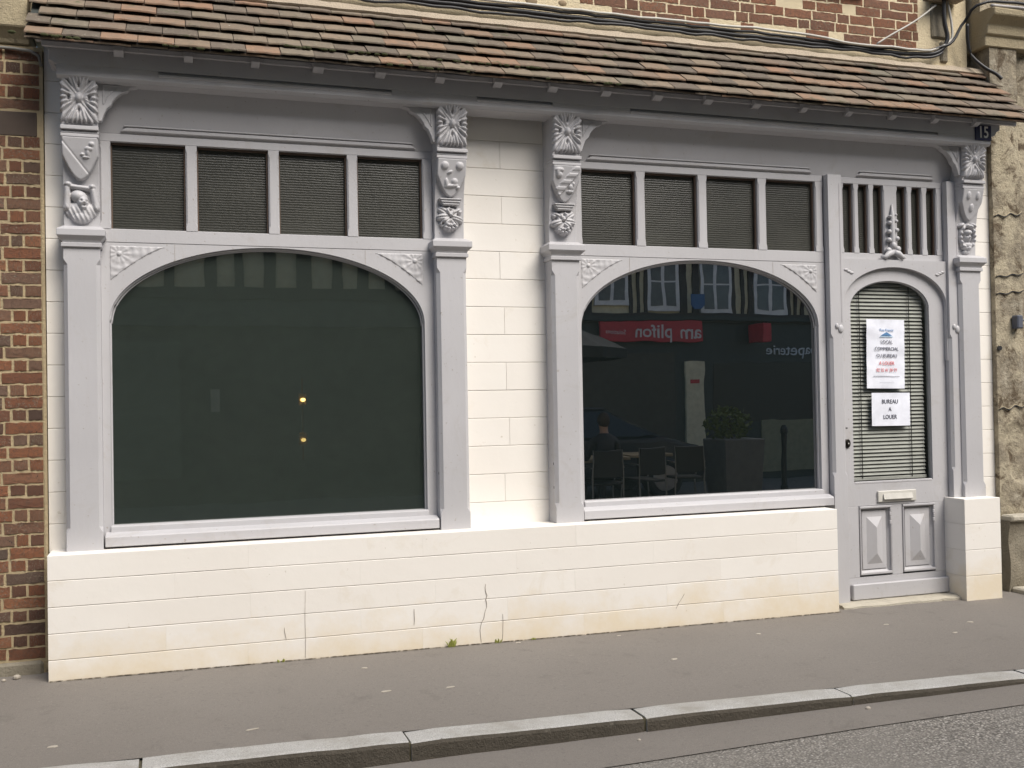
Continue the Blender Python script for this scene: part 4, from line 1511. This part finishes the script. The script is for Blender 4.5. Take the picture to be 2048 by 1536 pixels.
lit = [(0.33, -1.16, 0.03, .006, 'cream sliver of litter on the pavement just above the leftmost kerb joint'),
       (-0.50, -1.10, 0.022, 0.012, 'pale scrap on the pavement in the bottom left corner'),
       (1.02, -0.78, 0.028, .01, 'long pale scrap on the pavement, left one of a pair below the left window'),
       (1.35, -0.82, 0.026, .009, 'long pale scrap on the pavement, right one of a pair below the left window'),
       (2.68, -0.72, 0.022, .012, 'oval pale scrap mid pavement, directly below the right window'),
       (1.0, -0.30, 0.018, .01, 'tiny pale scrap near the wall foot left of the weed tuft'),
       (1.98, -0.05, 0.02, .008, 'tiny white scrap at the wall foot beside the small weed sprig'),
       (2.62, -0.10, 0.016, .009, 'tiny orange pale scrap near the wall foot below the right window'),
       (3.45, -0.36, 0.018, .012, 'small pale scrap on the pavement below the right end of the right window'),
       (4.35, -0.42, 0.02, .01, 'small pale scrap on the pavement in front of the door post'),
       (4.9, -0.55, 0.022, .012, 'pale scrap on the pavement in front of the door'),
       (4.6, -0.75, 0.02, .01, 'pale scrap on the pavement in front of the door, nearer the kerb')]
for i, (x, y, a, b_, lb) in enumerate(lit):
    m = MB()
    n = 9
    ph = random.uniform(0, 6)
    rg = []
    for zz, k in ((-0.001, 1.0), (0.0025, 0.9)):
        rg.append([(a * k * math.cos(2 * math.pi * q / n) * (1 + .25 * math.sin(q * 2 + ph)), b_ * k * math.sin(2 * math.pi * q / n) * (1 + .2 * math.cos(q * 3 + ph)), zz) for q in range(n)])
    m.loft(rg)
    o = m.build('litter_scrap', SCRAP)
    o.location = (x, y, pz(x, y) + 0.002)
    o.rotation_euler = (0, 0, random.uniform(-.3, .3))
    tag(o, lb, 'litter', 'pale scraps on the pavement')
for i, (x, y, r_) in enumerate(((3.22, -1.72, 0.014), (2.0, -1.70, 0.010), (-0.80, 0.13, 0.020), (-0.86, 0.10, 0.012))):
    o = MB().ball((0, 0, 0), r_, r_ * 0.8, r_ * 0.7, 8, 5).build('pebble', SCRAP, None)
    o.location = (x, y, (zg(x) if y < -1.6 else pz(x, y)) + r_ * 0.55)
    tag(o, ['white pebble in the gutter below a kerb joint', 'small pale pebble in the gutter left of centre', 'larger pale pebble at the foot of the brick house', 'small pale pebble at the foot of the brick house'][i], 'pebble')

# ------------------------------------------------------------------ across the street (seen mirrored in the glass)
OY = -11.0
TIMB = plain('dark_house_timber', (0.07, 0.06, 0.055), 0.8)
CREAM = plain('cream_infill', (0.80, 0.74, 0.52), 0.9)
WFR = plain('white_window_frame', (0.88, 0.88, 0.86), 0.5)
DSHOP = plain('dark_green_shopfront', (0.045, 0.055, 0.052), 0.5)
WGL = plain('grey_window_glass', (0.16, 0.19, 0.20), 0.15)
REDS = plain('red_sign', (0.62, 0.05, 0.07), 0.5)
BLUES = plain('blue_sign', (0.06, 0.16, 0.36), 0.5)
GREY = plain('grey_letter', (0.66, 0.74, 0.80), 0.5)


def timber_house(label, x0, x1, zfl, top, studs, wins):
    t = thing('timber_house', label, 'building')
    bx('wall', CREAM, t, x0, x1, OY - 5, OY, zfl, top)
    bx('shop_wall', DSHOP, t, x0, x1, OY - 5, OY + 0.02, -0.2, zfl)
    bx('sill_beam', TIMB, t, x0, x1, OY - 0.1, OY + 0.07, zfl - 0.02, zfl + 0.16)
    bx('top_beam', TIMB, t, x0, x1, OY - 0.1, OY + 0.06, top - 0.2, top)
    MB().prismx([(OY + 0.35, top), (OY - 5.2, top), (OY - 2.6, top + 2.2)], x0, x1).build('roof', TILE, t)
    for (a, b_, l) in studs:
        MB().prism([(a, zfl + 0.16), (b_, zfl + 0.16), (b_ + l, top - 0.2), (a + l, top - 0.2)], OY, OY + 0.05).build('stud', TIMB, t)
    for (a, b_, z0, z1) in wins:
        wn = bx('window', WFR, t, a, b_, OY - 0.05, OY + 0.055, z0, z1)
        mid = (a + b_) / 2
        for (p, q) in ((a + 0.07, mid - 0.035), (mid + 0.035, b_ - 0.07)):
            zz = z0 + 0.09
            for zt_ in (z0 + (z1 - z0) * 0.36, z1 - 0.08):
                bx('pane', WGL, wn, p, q, OY + 0.05, OY + 0.06, zz, zt_)
                zz = zt_ + 0.03
    return t


st1 = []
x = -14.0
while x < 6.0:
    wd = random.uniform(0.14, 0.24)
    st1.append((x, x + wd, random.uniform(-.12, .12)))
    x += random.uniform(0.42, 0.62)
timber_house('half timbered house across the street with dark shopfront, mirrored in the left window', -26, 6.4, 3.22, 9.6, st1, [(-4.2, -3.2, 3.9, 5.4), (-0.9, -0.1, 4.3, 5.6), (3.9, 4.8, 4.3, 5.6)])
h1 = [o for o in bpy.data.objects if o.name.startswith('timber_house')][0]
PALE = plain('pale_green_added_panel', (0.13, 0.155, 0.135), 0.7)
sh_ = bx('added_panel', PALE, h1, -2.6, 0.15, OY + 0.02, OY + 0.05, 0.3, 2.5)  # pale slatted panel added so the left window reflects lighter at its left
for k in range(18):
    bx('added_panel_slat', PALE, sh_, -2.58, 0.13, OY + 0.05, OY + 0.07, 0.33 + 0.12 * k, 0.43 + 0.12 * k)
bx('shop_pane', plain('dull_pane', (0.06, 0.07, 0.065), 0.2), h1, 0.5, 5.6, OY + 0.02, OY + 0.04, 0.5, 2.6)
bx('notice', plain('pale_notice', (0.5, 0.5, 0.42), 0.8), h1, 0.62, 0.78, OY + 0.04, OY + 0.05, 1.35, 1.75)
bx('awning_board', plain('grey_fascia', (0.10, 0.115, 0.105), 0.7), h1, -4.0, 6.0, OY + 0.02, OY + 0.12, 2.75, 3.15)
st2 = [(8.10, 8.16, 0), (8.26, 8.30, 0), (8.40, 8.47, 0), (9.15, 9.27, 0), (9.40, 9.53, 0), (10.27, 10.33, 0), (10.46, 10.52, 0), (10.62, 10.72, 0), (11.47, 11.54, 0), (11.63, 11.68, 0), (11.78, 11.83, 0), (12.0, 12.2, 0), (7.2, 7.35, 0), (6.8, 6.95, 0), (12.6, 12.8, 0)]
h2 = timber_house('half timbered house across the street with red shop sign, mirrored in the right window', 6.4, 34.0, 2.88, 9.4, st2, [(7.40, 8.08, 3.17, 4.6), (8.47, 9.13, 3.08, 4.6), (9.56, 10.26, 3.03, 4.6), (10.74, 11.45, 3.03, 4.6), (13, 13.8, 3.1, 4.6)])
sg = thing('shop_sign', 'red shop sign with white lettering across the street, mirrored in the right window', 'sign', loc=(8.50, OY + 0.10, 2.70))
MB().box(-1.05, 1.03, -0.04, 0.03, -0.20, 0.19).build('board', REDS, sg, bevel=0.008)
text_mesh('am', 0.34, DIGIT, 'lettering', sg, (0.79, 0.034, -0.03), rot=(math.pi / 2, 0, math.pi), bold=0.004, sx=1.0)
text_mesh('plifon', 0.34, DIGIT, 'lettering', sg, (0.03, 0.034, -0.03), rot=(math.pi / 2, 0, math.pi), bold=0.004, sx=1.0)
text_mesh('Solutions', 0.12, DIGIT, 'lettering', sg, (-0.72, 0.034, -0.03), rot=(math.pi / 2, 0, math.pi))
sp = tag(text_mesh('papeterie', 0.30, GREY, 'shop_lettering', None, (11.55, OY + 0.03, 2.34), rot=(math.pi / 2, 0, math.pi), extrude=0.01), 'pale shop lettering across the street, mirrored at the right of the right window', 'sign')
bp_ = tag(MB().prism([(9.21, 3.38), (9.50, 3.38), (9.50, 3.18), (9.42, 3.09), (9.29, 3.09), (9.21, 3.18)], OY + 0.3, OY + 0.32).build('blue_plaque', BLUES, None, bevel=0.004), 'blue hanging plaque across the street, mirrored above the red sign', 'sign')
bx('pilaster', CREAM, h2, 9.21, 9.60, OY, OY + 0.08, 0.1, 2.14)
bx('notice', REDS, h2, 9.30, 9.50, OY + 0.08, OY + 0.09, 1.72, 1.80)
bx('dado', plain('olive_dado', (0.30, 0.30, 0.20), 0.9), h2, 10.85, 13.0, OY, OY + 0.05, 0.0, 1.0)
bx('shop_pane', plain('dim_pane', (0.05, 0.06, 0.06), 0.2), h2, 6.8, 9.0, OY, OY + 0.03, 0.6, 2.3)
bx('shop_pane', plain('dark_pane', (0.02, 0.022, 0.024), 0.2), h2, 9.8, 12.4, OY, OY + 0.03, 1.0, 2.1)
bx('cornice', DSHOP, h2, 6.45, 15.9, OY, OY + 0.14, 2.90, 2.98)

# cafe furniture, planter, bollard and parked car ------------------
def table(label, x, y, rz):
    t = thing('cafe_table', label, 'table', 'cafe tables across the street', loc=(x, y, -0.085))
    t.rotation_euler = (0, 0, rz)
    MB().box(-0.35, 0.35, -0.35, 0.35, 0.71, 0.75).build('top', plain('pale_wood', (0.42, 0.33, 0.2), 0.5), t, bevel=0.006)
    MB().tube([(0, 0, 0.02), (0, 0, 0.71)], 0.03, 8).build('leg', BLACK, t)
    MB().box(-0.25, 0.25, -0.03, 0.03, 0, 0.03).box(-0.03, 0.03, -0.25, 0.25, 0, 0.03).build('foot', BLACK, t)


def chair(label, x, y, rz):
    t = thing('cafe_chair', label, 'chair', 'cafe chairs across the street', loc=(x, y, -0.085))
    t.rotation_euler = (0, 0, rz)
    MB().box(-0.21, 0.21, -0.21, 0.21, 0.43, 0.46).build('seat', BLACK, t, bevel=0.008)
    MB().box(-0.20, 0.20, 0.20, 0.225, 0.52, 0.88).build('backrest', BLACK, t, bevel=0.008)
    GREYM = plain('chair_metal', (0.3, 0.3, 0.3), 0.35, Metallic=0.8)
    for sx_ in (-1, 1):
        for sy in (-1, 1):
            MB().tube([(0.2 * sx_, 0.2 * sy, 0.46 if sy < 0 else 0.88), (0.22 * sx_, 0.23 * sy, 0)], 0.011, 6).build('leg', GREYM, t)
        MB().tube([(0.22 * sx_, 0.2, 0.66), (0.22 * sx_, -0.18, 0.66), (0.22 * sx_, -0.2, 0.46)], 0.011, 6).build('arm', GREYM, t)


table('pale wood cafe table nearest the right window, mirrored in its lower left', 5.55, -6.6, 0.1)
table('second pale wood cafe table, mirrored left of the planter', 6.35, -7.0, -0.1)
table('third pale wood cafe table farther back, mirrored behind the chairs', 5.2, -7.9, 0.2)
chair('black cafe chair mirrored at the lower left of the right window', 5.35, -5.95, 0.1)
chair('black cafe chair mirrored beside the middle table', 6.05, -6.2, -0.15)
chair('black cafe chair mirrored nearest the planter', 6.75, -6.35, 0.2)
pt = thing('planter', 'grey square planter with a leafy shrub across the street, mirrored at right', 'planter', loc=(7.55, -6.4, -0.085))
MB().loft([[(-0.27, -0.27, 0), (0.27, -0.27, 0), (0.27, 0.27, 0), (-0.27, 0.27, 0)], [(-0.32, -0.32, 0.95), (0.32, -0.32, 0.95), (0.32, 0.32, 0.95), (-0.32, 0.32, 0.95)]]).build('pot', plain('grey_pot', (0.13, 0.13, 0.13), 0.7), pt, bevel=0.01)
m = MB()
for k in range(420):
    d = Vector((random.gauss(0, 1), random.gauss(0, 1), random.gauss(0, 1))).normalized() * random.uniform(0.5, 1.0)
    c_ = Vector((-0.08 + d.x * 0.36, d.y * 0.33, 1.16 + d.z * 0.26))
    u = Vector((random.gauss(0, 1), random.gauss(0, 1), random.gauss(0, 1))).normalized() * 0.045
    q = u.orthogonal().normalized() * 0.02
    b = len(m.v)
    m.v += [tuple(c_ - u), tuple(c_ + q), tuple(c_ + u), tuple(c_ - q)]
    m.f.append((b, b + 1, b + 2, b + 3))
cr_ = m.build('foliage', plain('shrub_leaf', (0.10, 0.13, 0.03), 0.7), pt)
cr_['kind'] = 'stuff'
MB().tube([(0, 0, 0.9), (-0.03, 0, 1.1), (-0.06, 0.02, 1.25)], 0.02, 6).build('stem', TIMB, pt)
bo = tag(MB().loft([[(9.15 + r_ * math.cos(k * math.pi / 6), -7.6 + r_ * math.sin(k * math.pi / 6), z) for k in range(12)] for z, r_ in ((-0.12, 0.07), (0.05, 0.06), (0.06, 0.045), (0.85, 0.045), (0.87, 0.06), (0.93, 0.06), (1.0, 0.03))]).build('bollard', BLACK, None), 'black street bollard mirrored near the right edge of the right window', 'bollard')

# parked car
car = thing('parked_car', 'dark parked car across the street, mirrored behind the cafe tables', 'car', loc=(6.2, -9.2, -0.13))
body = [(-2.0, 0.30), (-2.02, 0.62), (-1.9, 0.88), (-1.25, 0.97), (1.30, 0.95), (1.95, 0.80), (2.02, 0.55), (1.98, 0.30)]
CARP = plain('dark_grey_car_paint', (0.05, 0.055, 0.065), 0.25)
MB().prism(body, -0.82, 0.82).build('body', CARP, car, bevel=0.07, seg=2)
cab = MB()
cab.loft([[(x_, y_, z_) for x_, z_, w_ in ((-1.3, 0.96, .76), (1.25, 0.95, .76)) for y_ in ((-w_, w_) if x_ < 0 else (w_, -w_))], [(-0.9, -0.60, 1.42), (-0.9, 0.60, 1.42), (0.35, 0.60, 1.42), (0.35, -0.60, 1.42)]])
cab.build('cabin', plain('car_glass', (0.03, 0.035, 0.04), 0.08), car, bevel=0.04)
MB().box(-0.88, 0.33, -0.58, 0.58, 1.415, 1.445).build('roof', CARP, car, bevel=0.012)
for xw in (-1.25, 1.25):
    for s in (-1, 1):
        wr = [[(xw + r_ * math.cos(k * math.pi / 10), s * y_, 0.31 + r_ * math.sin(k * math.pi / 10)) for k in range(20)] for y_, r_ in ((0.62, 0.30), (0.64, 0.32), (0.82, 0.32), (0.84, 0.29))]
        wh = MB().loft(wr).build('wheel', BLACK, car)
        MB().loft([[(xw + r_ * math.cos(k * math.pi / 10), s * y_, 0.31 + r_ * math.sin(k * math.pi / 10)) for k in range(20)] for y_, r_ in ((0.835, 0.21), (0.848, 0.20), (0.85, 0.05))]).build('rim', plain('rim_metal', (0.4, 0.4, 0.42), 0.3, Metallic=0.8), wh)
    for s in (-1, 1):
        MB().ball((1.93 if xw > 0 else -1.96, s * 0.6, 0.72), 0.08, 0.16, 0.08).build('headlight' if xw > 0 else 'tail_light', plain('lamp_glass', (0.7, 0.7, 0.7) if xw > 0 else (0.4, 0.02, 0.02), 0.15), car, smooth=True)

# red projecting sign and cafe parasol
rs_ = thing('projecting_sign', 'small red projecting sign across the street, mirrored left of the pale lettering', 'sign', loc=(10.69, OY + 0.3, 2.66))
MB().box(-0.085, 0.085, -0.25, 0.25, -0.17, 0.17).build('panel', REDS, rs_, bevel=0.01)
MB().tube([(0, -0.3, 0.19), (0, 0.26, 0.19)], 0.012, 6).build('bracket', BLACK, rs_)
ps = thing('cafe_parasol', 'dark cafe parasol across the street, mirrored over the left end of the red sign', 'parasol', loc=(4.75, -6.75, -0.085))
DARKF = plain('dark_parasol_cloth', (0.03, 0.032, 0.032), 0.85)
m = MB()
ap, rim, hw_ = 2.72, 2.22, 1.15
ring = [(hw_ * math.cos(math.pi * (k / 4 + 0.125)) * 1.08, hw_ * math.sin(math.pi * (k / 4 + 0.125)) * 1.08) for k in range(8)]
m.v = [(0, 0, ap)] + [(x_, y_, rim) for x_, y_ in ring] + [(x_ * 0.99, y_ * 0.99, rim - 0.14) for x_, y_ in ring]
for k in range(8):
    j = (k + 1) % 8
    m.f += [(0, 1 + k, 1 + j), (1 + k, 9 + k, 9 + j, 1 + j)]
m.build('canopy', DARKF, ps)
MB().tube([(0, 0, 0), (0, 0, ap)], 0.024, 8).build('pole', BLACK, ps)
MB().loft([[(r_ * math.cos(k * math.pi / 8), r_ * math.sin(k * math.pi / 8), z_) for k in range(16)] for z_, r_ in ((0, 0.26), (0.06, 0.26), (0.09, 0.08))]).build('base', BLACK, ps)
for k in range(8):
    MB().tube([(0, 0, ap - 0.03), (ring[k][0] * 0.97, ring[k][1] * 0.97, rim - 0.02)], 0.008, 5).build('rib', BLACK, ps)

# seated cafe guest, back to the shop -------------------------------
per = thing('person', 'dark clothed person seated at a cafe table, mirrored low in the right window', 'person', loc=(5.35, -5.97, -0.085))
per.rotation_euler = (0, 0, 0.1)
V = [((0, 0.06, 0.56), .15, .12), ((0, 0.10, 0.72), .14, .105), ((0, 0.10, 0.90), .16, .11), ((0, 0.07, 1.02), .12, .085), ((0, 0.055, 1.09), .055, .055), ((0, 0.03, 1.17), .062, .07), ((0, 0.02, 1.25), .075, .092), ((0, 0.03, 1.31), .055, .065)]
E_ = [(i, i + 1) for i in range(7)]
for sgn in (-1, 1):
    b = len(V)
    V += [((sgn * .17, 0.08, 1.0), .062, .062), ((sgn * .23, 0.02, 0.78), .048, .048), ((sgn * .20, -0.20, 0.80), .036, .036), ((sgn * .17, -0.29, 0.82), .03, .02)]
    E_ += [(3, b), (b, b + 1), (b + 1, b + 2), (b + 2, b + 3)]
    hb = b + 3
    for q in range(5):
        n0 = len(V)
        dx_ = (q - 2) * 0.017
        if q == 0:
            V += [((sgn * (.17 - 0.035), -0.31, 0.815), .010, .010), ((sgn * (.17 - 0.05), -0.345, 0.80), .008, .008)]
        else:
            V += [((sgn * (.17 + dx_), -0.345, 0.815), .009, .009), ((sgn * (.17 + dx_ * 1.1), -0.375 + 0.006 * abs(q - 3), 0.79), .008, .008)]
        E_ += [(hb, n0), (n0, n0 + 1)]
    b = len(V)
    V += [((sgn * .10, -0.02, 0.55), .095, .085), ((sgn * .13, -0.40, 0.56), .068, .068), ((sgn * .13, -0.44, 0.30), .055, .055), ((sgn * .13, -0.40, 0.09), .04, .042), ((sgn * .14, -0.52, 0.045), .042, .032)]
    E_ += [(0, b), (b, b + 1), (b + 1, b + 2), (b + 2, b + 3), (b + 3, b + 4)]
pm = bpy.data.meshes.new('body')
pm.from_pydata([v[0] for v in V], E_, [])
CLOTH = plain('dark_clothing', (0.035, 0.035, 0.042), 0.85)
pm.materials.append(CLOTH)
pm.materials.append(plain('skin', (0.45, 0.27, 0.19), 0.6))
pb_ = obj('body', pm, per)
md = pb_.modifiers.new('skin', 'SKIN')
pm.skin_vertices[0].data[0].use_root = True
for i, v in enumerate(V):
    pm.skin_vertices[0].data[i].radius = (v[1], v[2])
pb_.modifiers.new('sub', 'SUBSURF').levels = 1
pb_.modifiers['sub'].render_levels = 1
dg = bpy.context.evaluated_depsgraph_get()
nm_ = bpy.data.meshes.new_from_object(pb_.evaluated_get(dg))
pb_.modifiers.clear()
pb_.data = nm_
for p in nm_.polygons:
    p.use_smooth = True
    c_ = p.center
    p.material_index = 1 if (c_.z > 1.10 or (c_.y < -0.27 and c_.z > 0.7)) else 0
MB().ball((0, 0.055, 1.265), 0.088, 0.092, 0.105, 12, 8).build('hair', plain('brown_hair', (0.05, 0.028, 0.018), 0.7), per, smooth=True)
MB().tube([(0, -0.06, 1.25), (0, -0.085, 1.215), (0, -0.07, 1.205)], [0.010, 0.016, 0.010], 6).build('nose', nm_.materials[1], per, smooth=True)
